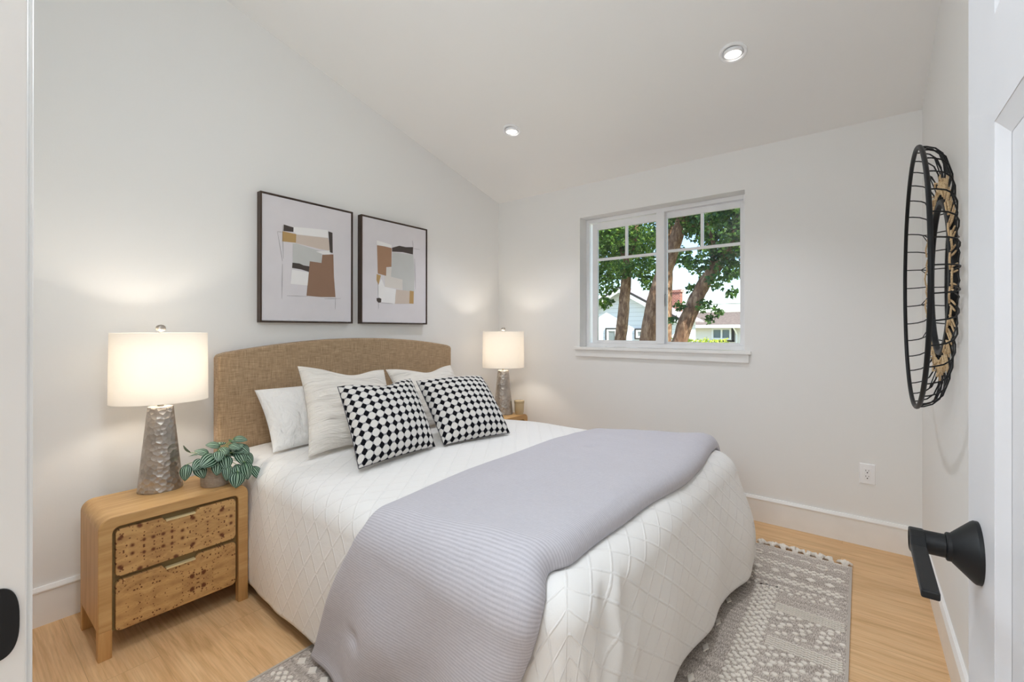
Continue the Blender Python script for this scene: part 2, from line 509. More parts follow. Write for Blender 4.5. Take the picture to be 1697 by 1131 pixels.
# ------------------------------------------------------------------ mesh helpers
class MB:
    def __init__(s):
        s.v = []; s.f = []; s.mi = []; s.uv = None
    def add(s, vs, fs, mi=0):
        o = len(s.v)
        s.v += [tuple(p) for p in vs]
        for f in fs:
            s.f.append(tuple(i + o for i in f)); s.mi.append(mi)
    def box(s, x0, x1, y0, y1, z0, z1, mi=0):
        vs = [(x, y, z) for x in (x0, x1) for y in (y0, y1) for z in (z0, z1)]
        s.add(vs, [(0, 1, 3, 2), (4, 6, 7, 5), (0, 4, 5, 1), (2, 3, 7, 6), (0, 2, 6, 4), (1, 5, 7, 3)], mi)
    def prism(s, pts, axis, a, b, mi=0):
        # 2-D outline (CCW) extruded along axis between a and b
        def mk(p, t):
            if axis == 'x': return (t, p[0], p[1])
            if axis == 'y': return (p[0], t, p[1])
            return (p[0], p[1], t)
        n = len(pts)
        vs = [mk(p, a) for p in pts] + [mk(p, b) for p in pts]
        fs = [tuple(range(n - 1, -1, -1)), tuple(range(n, 2 * n))]
        fs += [(i, (i + 1) % n, n + (i + 1) % n, n + i) for i in range(n)]
        s.add(vs, fs, mi)
    def tube(s, path, r, seg=8, closed=False, mi=0, caps=True):
        path = [Vector(p) for p in path]
        n = len(path)
        rs = r if isinstance(r, (list, tuple)) else [r] * n
        vs = []
        prev = None
        for i, p in enumerate(path):
            if closed: t = path[(i + 1) % n] - path[i - 1]
            else: t = path[min(i + 1, n - 1)] - path[max(i - 1, 0)]
            if t.length < 1e-9: t = Vector((0, 0, 1))
            t.normalize()
            if prev is None:
                a = Vector((0, 0, 1)) if abs(t.z) < 0.9 else Vector((1, 0, 0))
                nx = t.cross(a).normalized()
            else:
                nx = (prev - t * prev.dot(t))
                nx = nx.normalized() if nx.length > 1e-6 else t.orthogonal().normalized()
            prev = nx
            ny = t.cross(nx)
            for k in range(seg):
                an = 2 * PI * k / seg
                vs.append(p + (nx * math.cos(an) + ny * math.sin(an)) * rs[i])
        fs = []
        for i in range(n if closed else n - 1):
            j = (i + 1) % n
            for k in range(seg):
                k2 = (k + 1) % seg
                fs.append((i * seg + k, i * seg + k2, j * seg + k2, j * seg + k))
        if caps and not closed:
            fs.append(tuple(range(seg - 1, -1, -1)))
            fs.append(tuple((n - 1) * seg + k for k in range(seg)))
        s.add(vs, fs, mi)
    def lathe(s, prof, seg=32, c=(0, 0, 0), sx=1.0, sy=1.0, rotz=0.0, mi=0, close=False):
        # profile of (radius, z); elliptical when sx != sy
        vs = []
        cr, sr = math.cos(rotz), math.sin(rotz)
        for r, z in prof:
            for k in range(seg):
                a = 2 * PI * k / seg
                x, y = r * sx * math.cos(a), r * sy * math.sin(a)
                vs.append((c[0] + x * cr - y * sr, c[1] + x * sr + y * cr, c[2] + z))
        fs = []
        n = len(prof)
        for i in range(n if close else n - 1):
            j = (i + 1) % n
            for k in range(seg):
                k2 = (k + 1) % seg
                fs.append((i * seg + k, i * seg + k2, j * seg + k2, j * seg + k))
        if not close:
            if prof[0][0] > 1e-6: fs.append(tuple(range(seg - 1, -1, -1)))
            if prof[-1][0] > 1e-6: fs.append(tuple((n - 1) * seg + k for k in range(seg)))
        s.add(vs, fs, mi)
    def build(s, name, mats, parent=None, smooth=False, bevel=0.0, bseg=2, loc=None, merge=False):
        me = bpy.data.meshes.new(name)
        me.from_pydata(s.v, [], s.f)
        if not isinstance(mats, (list, tuple)): mats = [mats]
        for m in mats: me.materials.append(m)
        for p, mi in zip(me.polygons, s.mi):
            p.material_index = mi
            p.use_smooth = smooth
        bm = bmesh.new(); bm.from_mesh(me)
        if merge: bmesh.ops.remove_doubles(bm, verts=bm.verts, dist=1e-5)
        bmesh.ops.recalc_face_normals(bm, faces=bm.faces)
        bm.to_mesh(me); bm.free()
        if s.uv:
            ul = me.uv_layers.new(name='UVMap')
            for lp in me.loops:
                ul.data[lp.index].uv = s.uv[lp.vertex_index]
        me.update()
        o = bpy.data.objects.new(name, me)
        COL.objects.link(o)
        if parent is not None: o.parent = parent
        if loc is not None: o.location = loc
        if bevel > 0:
            b = o.modifiers.new('bevel', 'BEVEL')
            b.width = bevel; b.segments = bseg; b.limit_method = 'ANGLE'; b.angle_limit = math.radians(40)
        return o

def smooth_angle(o, ang=40):
    for p in o.data.polygons: p.use_smooth = True
    try: o.data.set_sharp_from_angle(angle=math.radians(ang))
    except Exception: pass
    return o

def tag(o, label, cat, group=None):
    o['label'] = label; o['category'] = cat
    if group: o['group'] = group
    return o
def thing(name, label, cat, loc=(0, 0, 0), rz=0.0, group=None):
    o = bpy.data.objects.new(name, None)
    o.empty_display_size = 0.05
    o.location = loc; o.rotation_euler = (0, 0, rz)
    COL.objects.link(o)
    return tag(o, label, cat, group)
def struct(o):
    o['kind'] = 'structure'; return o
def copy_thing(root, loc, rz, label, group=None):
    r = root.copy(); COL.objects.link(r)
    r.location = loc; r.rotation_euler = (0, 0, rz); r['label'] = label
    for ch in list(root.children):
        c = ch.copy(); COL.objects.link(c); c.parent = r
        for g in list(ch.children):
            d = g.copy(); COL.objects.link(d); d.parent = c
    return r
def rrect(x0, x1, y0, y1, r, n=6):
    pts = []
    for cx, cy, a0 in ((x1 - r, y0 + r, -90), (x1 - r, y1 - r, 0), (x0 + r, y1 - r, 90), (x0 + r, y0 + r, 180)):
        for i in range(n + 1):
            a = math.radians(a0 + 90 * i / n)
            pts.append((cx + r * math.cos(a), cy + r * math.sin(a)))
    return pts

# ================================================================== THE ROOM
mb = MB(); mb.box(-0.02, W + 0.02, -0.06, D + 0.02, -0.06, 0.0)
struct(mb.build('floor', floor_m))
mb = MB(); mb.prism([(-0.07, 0), (D + 0.14, 0), (D + 0.14, ceil_z(D + 0.14)), (-0.07, ceil_z(-0.07))], 'x', -0.12, 0.0)
struct(mb.build('wall_left', wall_m))
mb = MB(); mb.prism([(-0.07, 0), (D + 0.14, 0), (D + 0.14, ceil_z(D + 0.14)), (-0.07, ceil_z(-0.07))], 'x', W, W + 0.12)
struct(mb.build('wall_right', wall_m))
WX0, WX1, WZ0, WZ1 = 0.861, 2.0776, 1.066, 2.137
WT = 0.14
mb = MB()
def wall_panel(mb, xs, zs, hole, y0, y1):
    pass
# window wall with its opening (one connected ring of faces)
zt = 2.402
o_ = [(0, 0), (W, 0), (W, zt), (0, zt)]; i_ = [(WX0, WZ0), (WX1, WZ0), (WX1, WZ1), (WX0, WZ1)]
vs = []
for yy in (D, D + WT):
    vs += [(x, yy, z) for x, z in o_] + [(x, yy, z) for x, z in i_]
fs = []
for b in (0, 8):
    for k in range(4):
        fs.append((b + k, b + (k + 1) % 4, b + 4 + (k + 1) % 4, b + 4 + k))
for k in range(4):
    fs.append((k, (k + 1) % 4, 8 + (k + 1) % 4, 8 + k))
    fs.append((4 + k, 4 + (k + 1) % 4, 12 + (k + 1) % 4, 12 + k))
mb.add(vs, fs)
wf = struct(mb.build('wall_far', [wall_m, trim_m]))
for p in wf.data.polygons:
    c = p.center
    if WX0 - 0.001 <= c.x <= WX1 + 0.001 and WZ0 - 0.001 <= c.z <= WZ1 + 0.001 and D < c.y < D + WT - 0.001: p.material_index = 1
# near wall with the doorway
DX0, DX1, DZ = 2.088, 2.812, 2.06
mb = MB()
zt = ceil_z(-0.07)
pts = [(0, 0), (DX0 - 0.018, 0), (DX0 - 0.018, DZ + 0.018), (DX1 + 0.018, DZ + 0.018), (DX1 + 0.018, 0), (W, 0), (W, zt), (0, zt)]
mb.prism([(x, z) for x, z in pts], 'y', -0.07, YN - 0.001)
struct(mb.build('wall_near', wall_m))
mb = MB()
c0, c1 = ceil_z(-0.07), ceil_z(D + 0.14)
mb.prism([(-0.07, c0), (D + 0.14, c1), (D + 0.14, c1 + 0.14), (-0.07, c0 + 0.14)], 'x', -0.12, W + 0.12)
struct(mb.build('ceiling', ceil_m))
# hallway behind the doorway
mb = MB(); mb.box(0.9, 3.9, -1.6, -0.071, -0.06, 0.0); struct(mb.build('floor_hall', floor_m))
mb = MB(); mb.box(0.9, 3.9, -1.6, -0.071, 2.42, 2.5); struct(mb.build('ceiling_hall', ceil_m))
mb = MB(); mb.box(0.8, 0.9, -1.6, -0.071, -0.06, 2.5); struct(mb.build('wall_hall_left', wall_m))
mb = MB(); mb.box(3.9, 4.0, -1.6, -0.071, -0.06, 2.5); struct(mb.build('wall_hall_right', wall_m))
mb = MB(); mb.box(0.8, 4.0, -1.7, -1.6, -0.06, 2.5); struct(mb.build('wall_hall_near', wall_m))
mb = MB(); mb.box(W + 0.02, 3.95, -0.071, -0.03, -0.06, 2.5); struct(mb.build('wall_hall_far', wall_m))

# baseboards: flat board with a small stepped cap
BP = [(0, 0), (0.013, 0), (0.013, 0.136), (0.017, 0.140), (0.017, 0.145), (0.010, 0.159), (0, 0.159)]
mb = MB(); mb.prism([(p[0], p[1]) for p in BP], 'y', YN, D); struct(mb.build('baseboard_left', trim_m))
mb = MB(); mb.prism([(D - p[0], p[1]) for p in BP], 'x', 0.017, W - 0.017); struct(mb.build('baseboard_far', trim_m))
mb = MB(); mb.prism([(W - p[0], p[1]) for p in BP], 'y', 0.06, D); struct(mb.build('baseboard_right', trim_m))
mb = MB(); mb.prism([(YN + p[0], p[1]) for p in BP], 'x', 0.017, 2.0); struct(mb.build('baseboard_near', trim_m))

# doorway jamb, casing, black strike plate
mb = MB()
mb.box(DX0 - 0.018, DX0, -0.075, YN, 0, DZ)
mb.box(DX1, DX1 + 0.018, -0.075, YN, 0, DZ)
mb.box(DX0 - 0.018, DX1 + 0.018, -0.075, YN, DZ, DZ + 0.018)
jamb = struct(mb.build('trim_1', trim_m, bevel=0.0015))
mb = MB()
mb.box(DX0 - 0.075, DX0 - 0.006, YN, YN + 0.004, 0, DZ + 0.06)
mb.box(DX1 + 0.006, DX1 + 0.075, YN, YN + 0.015, 0, DZ + 0.06)
mb.box(DX0 - 0.006, DX1 + 0.006, YN, YN + 0.015, DZ + 0.006, DZ + 0.06)
mb.build('casing', trim_m, jamb, bevel=0.002)
mb = MB()
pts = []
for i in range(25):
    a = -PI / 2 + PI * i / 24
    ca, sa = math.cos(a), math.sin(a)
    pts.append((0.031 + 0.0155 * (abs(ca) ** 0.7), 0.966 + 0.031 * (1 if sa > 0 else -1) * abs(sa) ** 0.75))
pts += [(0.008, 0.997), (0.008, 0.935)]
mb.prism(pts, 'x', DX0 - 0.0005, DX0 + 0.0018)
sp = mb.build('strike_plate', black_m, jamb, bevel=0.0006)
sp['label'] = 'black rounded latch strike plate'

# ------------------------------------------------------------------ open door on the right
DF = 2.771                       # room-side face of the open door
mb = MB()
y0d, y1d, td = 0.021, 0.731, 0.035
zs = [0.01, 0.165, 0.52, 0.62, 0.785, 1.4145, 1.515, 1.93, 2.05]
def door_leaf():
    b = MB()
    b.box(DF + 0.008, DF + td - 0.008, y0d, y1d, 0.01, 2.045)           # core, panels
    for sgn, xa, xb in ((1, DF, DF + 0.009), (-1, DF + td - 0.009, DF + td)):
        b.box(xa, xb, y0d, y0d + 0.122, 0.01, 2.045)
        b.box(xa, xb, y1d - 0.126, y1d, 0.01, 2.045)
        for za, zb in ((0.01, 0.24), (1.4145 - 0.63, 1.4145 - 0.53), (1.4145, 1.515), (1.93, 2.045)):
            b.box(xa, xb, y0d + 0.122, y1d - 0.126, za, zb)
    return b
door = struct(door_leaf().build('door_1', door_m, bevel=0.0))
# bevelled sticking round the two panels in view
mb = MB()
ya, yb = y0d + 0.122, y1d - 0.126
for za, zb in ((0.8845, 1.4145), (1.515, 1.93), (0.24, 0.7845)):
    q = 0.018
    o4 = [(DF + 0.0005, ya, za), (DF + 0.0005, yb, za), (DF + 0.0005, yb, zb), (DF + 0.0005, ya, zb)]
    i4 = [(DF + 0.0078, ya + q, za + q), (DF + 0.0078, yb - q, za + q), (DF + 0.0078, yb - q, zb - q), (DF + 0.0078, ya + q, zb - q)]
    mb.add(o4 + i4, [(k, (k + 1) % 4, 4 + (k + 1) % 4, 4 + k) for k in range(4)])
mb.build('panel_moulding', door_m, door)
# handle
HY, HZ = 0.673, 0.986
def lathe_x(mb, prof, y, z, x0, seg=40):
    # profile of (radius, distance out of the door towards -x)
    vs = []; n = len(prof)
    for r, d in prof:
        for k in range(seg):
            a = 2 * PI * k / seg
            vs.append((x0 - d, y + r * math.cos(a), z + r * math.sin(a)))
    fs = [(i * seg + k, i * seg + (k + 1) % seg, (i + 1) * seg + (k + 1) % seg, (i + 1) * seg + k) for i in range(n - 1) for k in range(seg)]
    fs += [tuple(range(seg - 1, -1, -1)), tuple((n - 1) * seg + k for k in range(seg))]
    mb.add(vs, fs)
for side in (0,):
    hroot = MB()
    lathe_x(hroot, [(0.0318, 0.0), (0.0318, 0.0035), (0.0305, 0.0055), (0.0160, 0.0205), (0.0148, 0.0215), (0.0148, 0.0245), (0.0138, 0.0255)], HY, HZ, DF)
    hr = hroot.build('door_handle', matte_black_m, door)
    smooth_angle(hr, 25)
    hr['label'] = 'matte black lever handle'
    mb = MB()
    lathe_x(mb, [(0.0122, 0.026), (0.0122, 0.054), (0.0105, 0.0555)], HY, HZ, DF, 28)
    smooth_angle(mb.build('neck', matte_black_m, hr), 30)
    mb = MB()
    x0, x1 = DF - 0.0555, DF - 0.0425
    out = [(HY + 0.008, HZ + 0.0115), (HY - 0.004, HZ + 0.0125), (HY - 0.016, HZ + 0.0095), (HY - 0.028, HZ + 0.004), (0.543, HZ + 0.002), (0.543, HZ - 0.0055), (HY - 0.03, HZ - 0.005), (HY - 0.004, HZ - 0.012), (HY + 0.008, HZ - 0.0095)]
    mb.prism([(p[0], p[1]) for p in out], 'x', x0, x1)
    mb.build('lever', matte_black_m, hr, bevel=0.0015)
mb = MB()
lathe_x(mb, [(0.0355, 0.0), (0.0355, -0.0035), (0.0165, -0.0205), (0.0125, -0.026), (0.0125, -0.05), (0.010, -0.056)], HY, HZ, DF + td)
smooth_angle(mb.build('rear_knob', matte_black_m, door), 25)
mb = MB()
for z in (0.25, 1.05, 1.82): mb.tube([(DF - 0.004, y0d - 0.006, z - 0.05), (DF - 0.004, y0d - 0.006, z + 0.05)], 0.006, 10)
mb.build('hinge', black_m, door)

# ------------------------------------------------------------------ window
YF = D + 0.12                    # vinyl frame face sits this deep in the wall
mb = MB()
def frame_ring(mb, x0, x1, z0, z1, w, ya, yb, wt=None, wb=None):
    wt = wt or w; wb = wb or w
    mb.box(x0, x0 + w, ya, yb, z0, z1); mb.box(x1 - w, x1, ya, yb, z0, z1)
    mb.box(x0 + w, x1 - w, ya, yb, z1 - wt, z1); mb.box(x0 + w, x1 - w, ya, yb, z0, z0 + wb)
frame_ring(mb, WX0 + 0.001, WX1 - 0.001, WZ0 + 0.018, WZ1 - 0.001, 0.028, YF - 0.015, YF + 0.05, 0.030, 0.03)
win = struct(mb.build('window_1', vinyl_m, bevel=0.002))
SZ0, SZ1 = 1.114, 2.100
def sash(name, x0, x1, ya, yb, z0, z1, w, wt, wb, gx, gz, label=None):
    m = MB(); frame_ring(m, x0, x1, z0, z1, w, ya, yb, wt, wb)
    so = m.build(name, vinyl_m, win, bevel=0.0025)
    m = MB()
    ym = (ya + yb) / 2
    m.box(x0 + w, x1 - w, ym - 0.008, ym + 0.008, gz - 0.010, gz + 0.010)
    m.box(gx - 0.010, gx + 0.010, ym - 0.008, ym + 0.008, gz + 0.010, z1 - wt)
    m.build('muntin_bars', vinyl_m, so)
    m = MB(); m.box(x0 + w - 0.004, x1 - w + 0.004, ym - 0.002, ym + 0.002, z0 + wb - 0.004, z1 - wt + 0.004)
    m.build('pane', glass_m, so)
    if label: so['label'] = label
    return so
sash('sliding_sash', 0.913, 1.493, YF + 0.000, YF + 0.026, SZ0, SZ1, 0.045, 0.052, 0.024, 1.208, 1.800)
sash('fixed_sash', 1.492, WX1 - 0.026, YF - 0.010 + 0.0372, YF + 0.052, SZ0 - 0.002, SZ1 + 0.010, 0.030, 0.046, 0.020, 1.772, 1.815)
mb = MB(); mb.box(1.452, 1.515, YF - 0.014, YF + 0.000, SZ0 + 0.002, SZ1 + 0.012); mb.build('meeting_stile', vinyl_m, win, bevel=0.002)
mb = MB(); mb.box(1.518, 1.524, YF - 0.008, YF + 0.012, 1.40, 1.49)
la = mb.build('latch', simple('grey_latch', '#8E8F92', 0.4), win, bevel=0.001)
# sill board and apron
mb = MB(); mb.box(WX0 - 0.040, WX1 + 0.040, D - 0.030, D, 1.062, 1.083); mb.box(WX0 + 0.001, WX1 - 0.001, D - 0.01, YF, 1.062, 1.083)
sill = struct(mb.build('trim_2', trim_m, bevel=0.002))
mb = MB(); mb.box(WX0 - 0.032, WX1 + 0.026, D - 0.016, D, 1.007, 1.062); mb.build('apron', trim_m, sill, bevel=0.0015)

# ------------------------------------------------------------------ wall outlet
ot = thing('wall_outlet', 'white two-socket outlet plate low on the window wall right of the bed', 'outlet', (2.704, D, 0.4075))
mb = MB()
o4 = [(-0.036, 0, -0.0575), (0.036, 0, -0.0575), (0.036, 0, 0.0575), (-0.036, 0, 0.0575)]
i4 = [(-0.0325, -0.006, -0.054), (0.0325, -0.006, -0.054), (0.0325, -0.006, 0.054), (-0.0325, -0.006, 0.054)]
mb.add(o4 + i4, [(k, (k + 1) % 4, 4 + (k + 1) % 4, 4 + k) for k in range(4)] + [(4, 5, 6, 7), (3, 2, 1, 0)])
mb.build('cover_plate', white_plastic, ot)
mb = MB(); mb.box(-0.0167, 0.0167, -0.0075, -0.005, -0.0335, 0.0335)
ins = mb.build('socket_insert', white_plastic, ot, bevel=0.001)
mb = MB()
for zc in (0.015, -0.017):
    mb.box(-0.0078, -0.0058, -0.0082, -0.007, zc + 0.001, zc + 0.009)
    mb.box(0.0052, 0.0070, -0.0082, -0.007, zc + 0.002, zc + 0.0085)
    mb.prism([(0.0028 * math.cos(2 * PI * k / 14), zc - 0.0065 + 0.0032 * math.sin(2 * PI * k / 14)) for k in range(14)], 'y', -0.0082, -0.007)
mb.build('slots', dark_m, ins)

# ------------------------------------------------------------------ recessed ceiling lights
LENS = m_emit('lit_lens', (1.0, 0.93, 0.82), 9.0)
def ceiling_light(x, y, label):
    t = thing('recessed_ceiling_light', label, 'ceiling light', (x, y, ceil_z(y)), 0, 'recessed lights in the sloped ceiling')
    tilt = math.atan(0.2535)
    t.rotation_euler = (-tilt, 0, 0)
    m = MB()
    m.lathe([(0.064, 0.0), (0.064, -0.006), (0.060, -0.009), (0.050, -0.008), (0.045, 0.000)], 40)
    smooth_angle(m.build('trim_ring', white_plastic, t), 35)
    g = MB()
    g.lathe([(0.044, 0.004), (0.044, -0.009), (0.040, -0.013), (0.0375, -0.013), (0.0365, -0.009)], 40)
    go = g.build('gimbal', white_plastic, t); smooth_angle(go, 35)
    go.rotation_euler = (tilt, 0, 0)
    l = MB(); l.lathe([(0.0368, -0.0075), (0.0368, -0.0105)], 32)
    lo = l.build('lens', LENS, go)
    sp = add_light('down_spot', 'SPOT', (x, y, ceil_z(y) - 0.035), P_REC, NEUT, (0, 0, 0), spot_size=math.radians(100), spot_blend=1.0, shadow_soft_size=0.035)
    return t
ceiling_light(0.768, 2.448, 'small round recessed ceiling light nearer the pictures')
ceiling_light(2.172, 2.437, 'round recessed ceiling light above the window side of the room')
add_light('down_spot', 'SPOT', (1.42, 0.32, ceil_z(0.32) - 0.03), P_REC * 1.45, NEUT, (0, 0, 0), spot_size=math.radians(100), spot_blend=1.0, shadow_soft_size=0.035)  # added unseen spot without a fixture, brightens the near side of the bed

# ================================================================== BED
bed = thing('bed', 'double bed with an arched tan linen upholstered headboard', 'bed', (0, 0, 0))
HB0, HB1 = 0.886, 2.527
mb = MB()
pts = [(HB0, 0.20), (HB1, 0.20)]
N = 40
rc = 0.02
top = []
for i in range(N + 1):
    t_ = i / N
    y = HB1 + (HB0 - HB1) * t_
    top.append((y, 1.094 + 0.072 * (1 - (2 * t_ - 1) ** 2) ** 1.0))
pts += [(HB1, top[0][1] - rc), (HB1 - 0.006, top[0][1] - 0.004)] + top[1:-1] + [(HB0 + 0.006, top[-1][1] - 0.004), (HB0, top[-1][1] - rc)]
mb.prism(pts, 'x', 0.024, 0.100)
hb = mb.build('headboard', hb_m, bed, bevel=0.012, bseg=4)
for yy in (HB0 + 0.12, HB1 - 0.18):
    mb = MB(); mb.box(0.03, 0.09, yy, yy + 0.06, 0.0, 0.25); mb.build('headboard_leg', walnut_m, bed)
mb = MB(); mb.box(0.11, 2.08, 0.955, 2.46, 0.33, 0.575); mb.build('mattress', mattress_m, bed, bevel=0.05, bseg=4)
mb = MB(); mb.box(0.11, 2.06, 0.97, 2.44, 0.20, 0.33); mb.build('base_frame', hb_m, bed, bevel=0.01)
for xx in (0.2, 1.95):
    for yy in (1.0, 2.36):
        mb = MB(); mb.box(xx, xx + 0.05, yy, yy + 0.05, 0.0062 if xx > 1 else 0.0, 0.20); mb.build('leg', walnut_m, bed)

def sstep(a, b, x):
    t = min(1, max(0, (x - a) / (b - a))); return t * t * (3 - 2 * t)
BX1, BR = 2.170, 0.105
def by0(u): return 0.906 - 0.030 * sstep(0.40, 1.0, u)
def by1(u): return 2.505 + 0.092 * sstep(0.46, 1.05, u)
ZT = 0.598
LH = BR * PI / 2 + (ZT - BR - 0.062)
def nz(x, y, z): return noise.noise(Vector((x, y, z)))
def drape(u, v, wrinkle=1.0):
    """flat cloth point (u along the bed, v across it) -> point on the made bed"""
    ix1 = BX1 - BR
    a0, a1 = by0(u) + BR, by1(u) - BR
    dx = max(0.0, u - ix1)
    dy = max(0.0, a0 - v, v - a1)
    sy = -1 if v < (a0 + a1) / 2 else 1
    bx, bv = min(u, ix1), min(max(v, a0), a1)
    yc, hw = (a0 + a1) / 2, (a1 - a0) / 2
    q = (bv - yc) / hw
    zt = ZT + 0.020 * (1 - q * q) * (1 - 0.5 * sstep(1.5, ix1, u)) + 0.006 * nz(u * 3.1, v * 3.1, 1.7) * wrinkle
    d = max(dx, dy)
    if d <= 1e-9:
        return Vector((bx, bv, zt))
    if dx > 0 and dy > 0: ph = math.atan2(dy, dx)
    elif dx > 0: ph = 0.0
    else: ph = PI / 2
    nx, ny = math.cos(ph), math.sin(ph) * sy
    L1 = BR * PI / 2
    if d < L1:
        a = d / BR
        out, drop = BR * math.sin(a), BR * (1 - math.cos(a))
    else:
        e = d - L1
        out, drop = BR + 0.045 * e * 1.0 + 0.012 * math.sin(min(1, e / 0.42) * PI), BR + e
    k = sstep(0.05, 0.5, d)
    px, py = bx + nx * out, bv + ny * out
    s = nz(px * 2.6, py * 2.6, 0.3) * (0.030 if dx > 0 else 0.012) + nz(px * 7.0, py * 7.0, drop * 2.0) * 0.008 + (0.055 * sstep(1.35, 2.35, bv) if dx > 0 else 0)
    # soft pleats round the foot corners
    if dx > 0 and dy > 0:
        s += 0.012 * math.sin(ph * 13.0 + drop * 6) * sstep(0.08, 0.4, d)
    if dx > 0 and dy <= 0:
        s += 0.010 * math.sin(v * 13.0 + 3.0 * drop + 1.0) * k
    if dx > 0:
        g = (1 - ph / (PI / 2)) * math.exp(-((bv - 1.09) / 0.12) ** 2) if sy < 0 else 0.0
        g = g * sstep(0.03, 0.16, d) * (1 - 0.6 * sstep(0.3, 0.5, d))
        s += g * (0.020 * math.sin(bv * 44 + drop * 26 + 2.0 * nz(bv * 6, drop * 6, 0)) + 0.030 * nz(bv * 9, drop * 7, 3.0))
        k = max(k, g)
    out2 = k * s * wrinkle
    px += nx * out2; py += ny * out2
    return Vector((px, py, zt - drop))

def grid_obj(name, mat, us, vs, fn, uvfn, parent=None, subsurf=0):
    mb = MB(); mb.uv = []
    V = []; 
    for u in us:
        for v in vs:
            V.append(fn(u, v)); mb.uv.append(uvfn(u, v))
    nv = len(vs)
    F = [(i * nv + j, i * nv + j + 1, (i + 1) * nv + j + 1, (i + 1) * nv + j) for i in range(len(us) - 1) for j in range(nv - 1)]
    mb.add(V, F)
    o = mb.build(name, mat, parent, smooth=True)
    if subsurf:
        m = o.modifiers.new('subsurf', 'SUBSURF'); m.levels = subsurf; m.render_levels = subsurf
    return o
def lins(a, b, n): return [a + (b - a) * i / (n - 1) for i in range(n)]

def comf_pt(uu, vv):
    # vv in [-1,1] maps to hem..hem so that the hem follows the changing width
    ix1 = BX1 - BR
    u = uu
    a0, a1 = by0(u) + BR, by1(u) - BR
    top = (a1 - a0) / 2
    full = top + LH
    v = (a0 + a1) / 2 + vv * full
    return drape(u, v)
def comf_uv(uu, vv):
    a0, a1 = by0(uu) + BR, by1(uu) - BR
    return (uu, (a0 + a1) / 2 + vv * ((a1 - a0) / 2 + LH))
comf = grid_obj('comforter', comf_m, lins(0.115, BX1 - BR + LH, 190), lins(-1, 1, 230), comf_pt, comf_uv)
so = comf.modifiers.new('solid', 'SOLIDIFY'); so.thickness = 0.016; so.offset = -1
tag(comf, 'white comforter with a tufted diamond pattern spread over the bed', 'comforter')

# throw blanket -------------------------------------------------------------
TV0 = by0(1.5) + BR - (BR * PI / 2 + (ZT - BR - 0.030))       # near hem, almost on the rug
TV1 = by1(1.5) - BR + 0.34
def throw_edges(v):
    a0 = by0(1.5) + BR
    drop = max(0.0, a0 - v)
    k = sstep(0.02, 0.75, drop) 
    h = 1.352 - 0.50 * max(0.0, drop - 0.10)
    f = 2.078 + 0.035 * sstep(1.0, 2.0, v) - 0.30 * max(0.0, drop - 0.15)
    f -= 0.036 * sstep(2.05, 2.5, v)
    f -= 0.030 * math.exp(-((v - 0.955) / 0.045) ** 2)
    h += 0.018 * nz(v * 2.2, 4.1, 0.0); f += 0.012 * nz(v * 3.0, 9.1, 0.0)
    return h, f
NB = 78
def throw_surface():
    mb = MB(); mb.uv = []
    va = lins(TV0, TV1, 210)
    bs = [0.5 - 0.5 * math.cos(PI * i / (NB - 1)) * (1 if True else 1) for i in range(NB)]
    V = []
    def pos(v, b, lay):
        h, f = throw_edges(v)
        if lay == 0: b = 0.012 + 0.948 * b
        u = h + (f - h) * b
        e = 0.004
        P = drape(u, v, 0.55)
        Pu = drape(u + e, v, 0.55) - drape(u - e, v, 0.55)
        Pv = drape(u, v + e, 0.55) - drape(u, v - e, 0.55)
        n = Pu.cross(Pv)
        n = n.normalized() if n.length > 1e-9 else Vector((0, 0, 1))
        a0 = by0(1.5) + BR
        drop = max(0.0, a0 - v)
        thick = 0.014 + (0.066 * b ** 1.4) * (1 - 0.55 * sstep(0.05, 0.30, drop))
        edge = (1 - abs(2 * b - 1) ** 9) ** 0.5
        hem = sstep(0, 0.05, v - TV0)
        puff = 0.006 * nz(u * 4, v * 4, 2.2) + 0.004 * nz(u * 9, v * 9, 6.0)
        # soft hanging folds on the near side
        fold = sstep(0.12, 0.5, drop) * (0.018 * math.sin((u + 0.55 * drop) * 15.0 + 0.8) + 0.014 * nz(u * 5, drop * 2.0, 8.0))
        lift = 0.010 * sstep(0.05, 0.4, drop)
        tuft = -0.018 * math.exp(-(((u - 1.62) / 0.022) ** 2 + ((v - 2.02) / 0.05) ** 2)) - 0.016 * math.exp(-(((u - 1.40) / 0.04) ** 2 + ((drop - 0.42) / 0.02) ** 2))
        if lay == 1: t = 0.007 + thick * edge + puff * edge + tuft
        else: t = 0.004 + 0.010 * b
        return P + n * (t + fold + lift)
    for lay in (1, 0):
        for v in va:
            for b in bs:
                V.append(pos(v, b, lay)); 
                h, f = throw_edges(v)
                mb.uv.append((h + (f - h) * b, v))
    F = []
    nb, na = NB, len(va)
    off = na * nb
    for i in range(na - 1):
        for j in range(nb - 1):
            a = i * nb + j
            F.append((a, a + 1, a + nb + 1, a + nb))
            F.append((off + a, off + a + nb, off + a + nb + 1, off + a + 1))
        a = i * nb
        F.append((a, a + nb, off + a + nb, off + a))
        a = i * nb + nb - 1
        F.append((a, off + a, off + a + nb, a + nb))
    for j in range(nb - 1):
        F.append((j, off + j, off + j + 1, j + 1))
        a = (na - 1) * nb + j
        F.append((a, a + 1, off + a + 1, off + a))
    mb.add(V, F)
    return mb.build('throw_blanket', throw_m, None, smooth=True)
tag(throw_surface(), 'folded pale lavender-grey ribbed throw blanket draped across the foot of the bed', 'blanket')

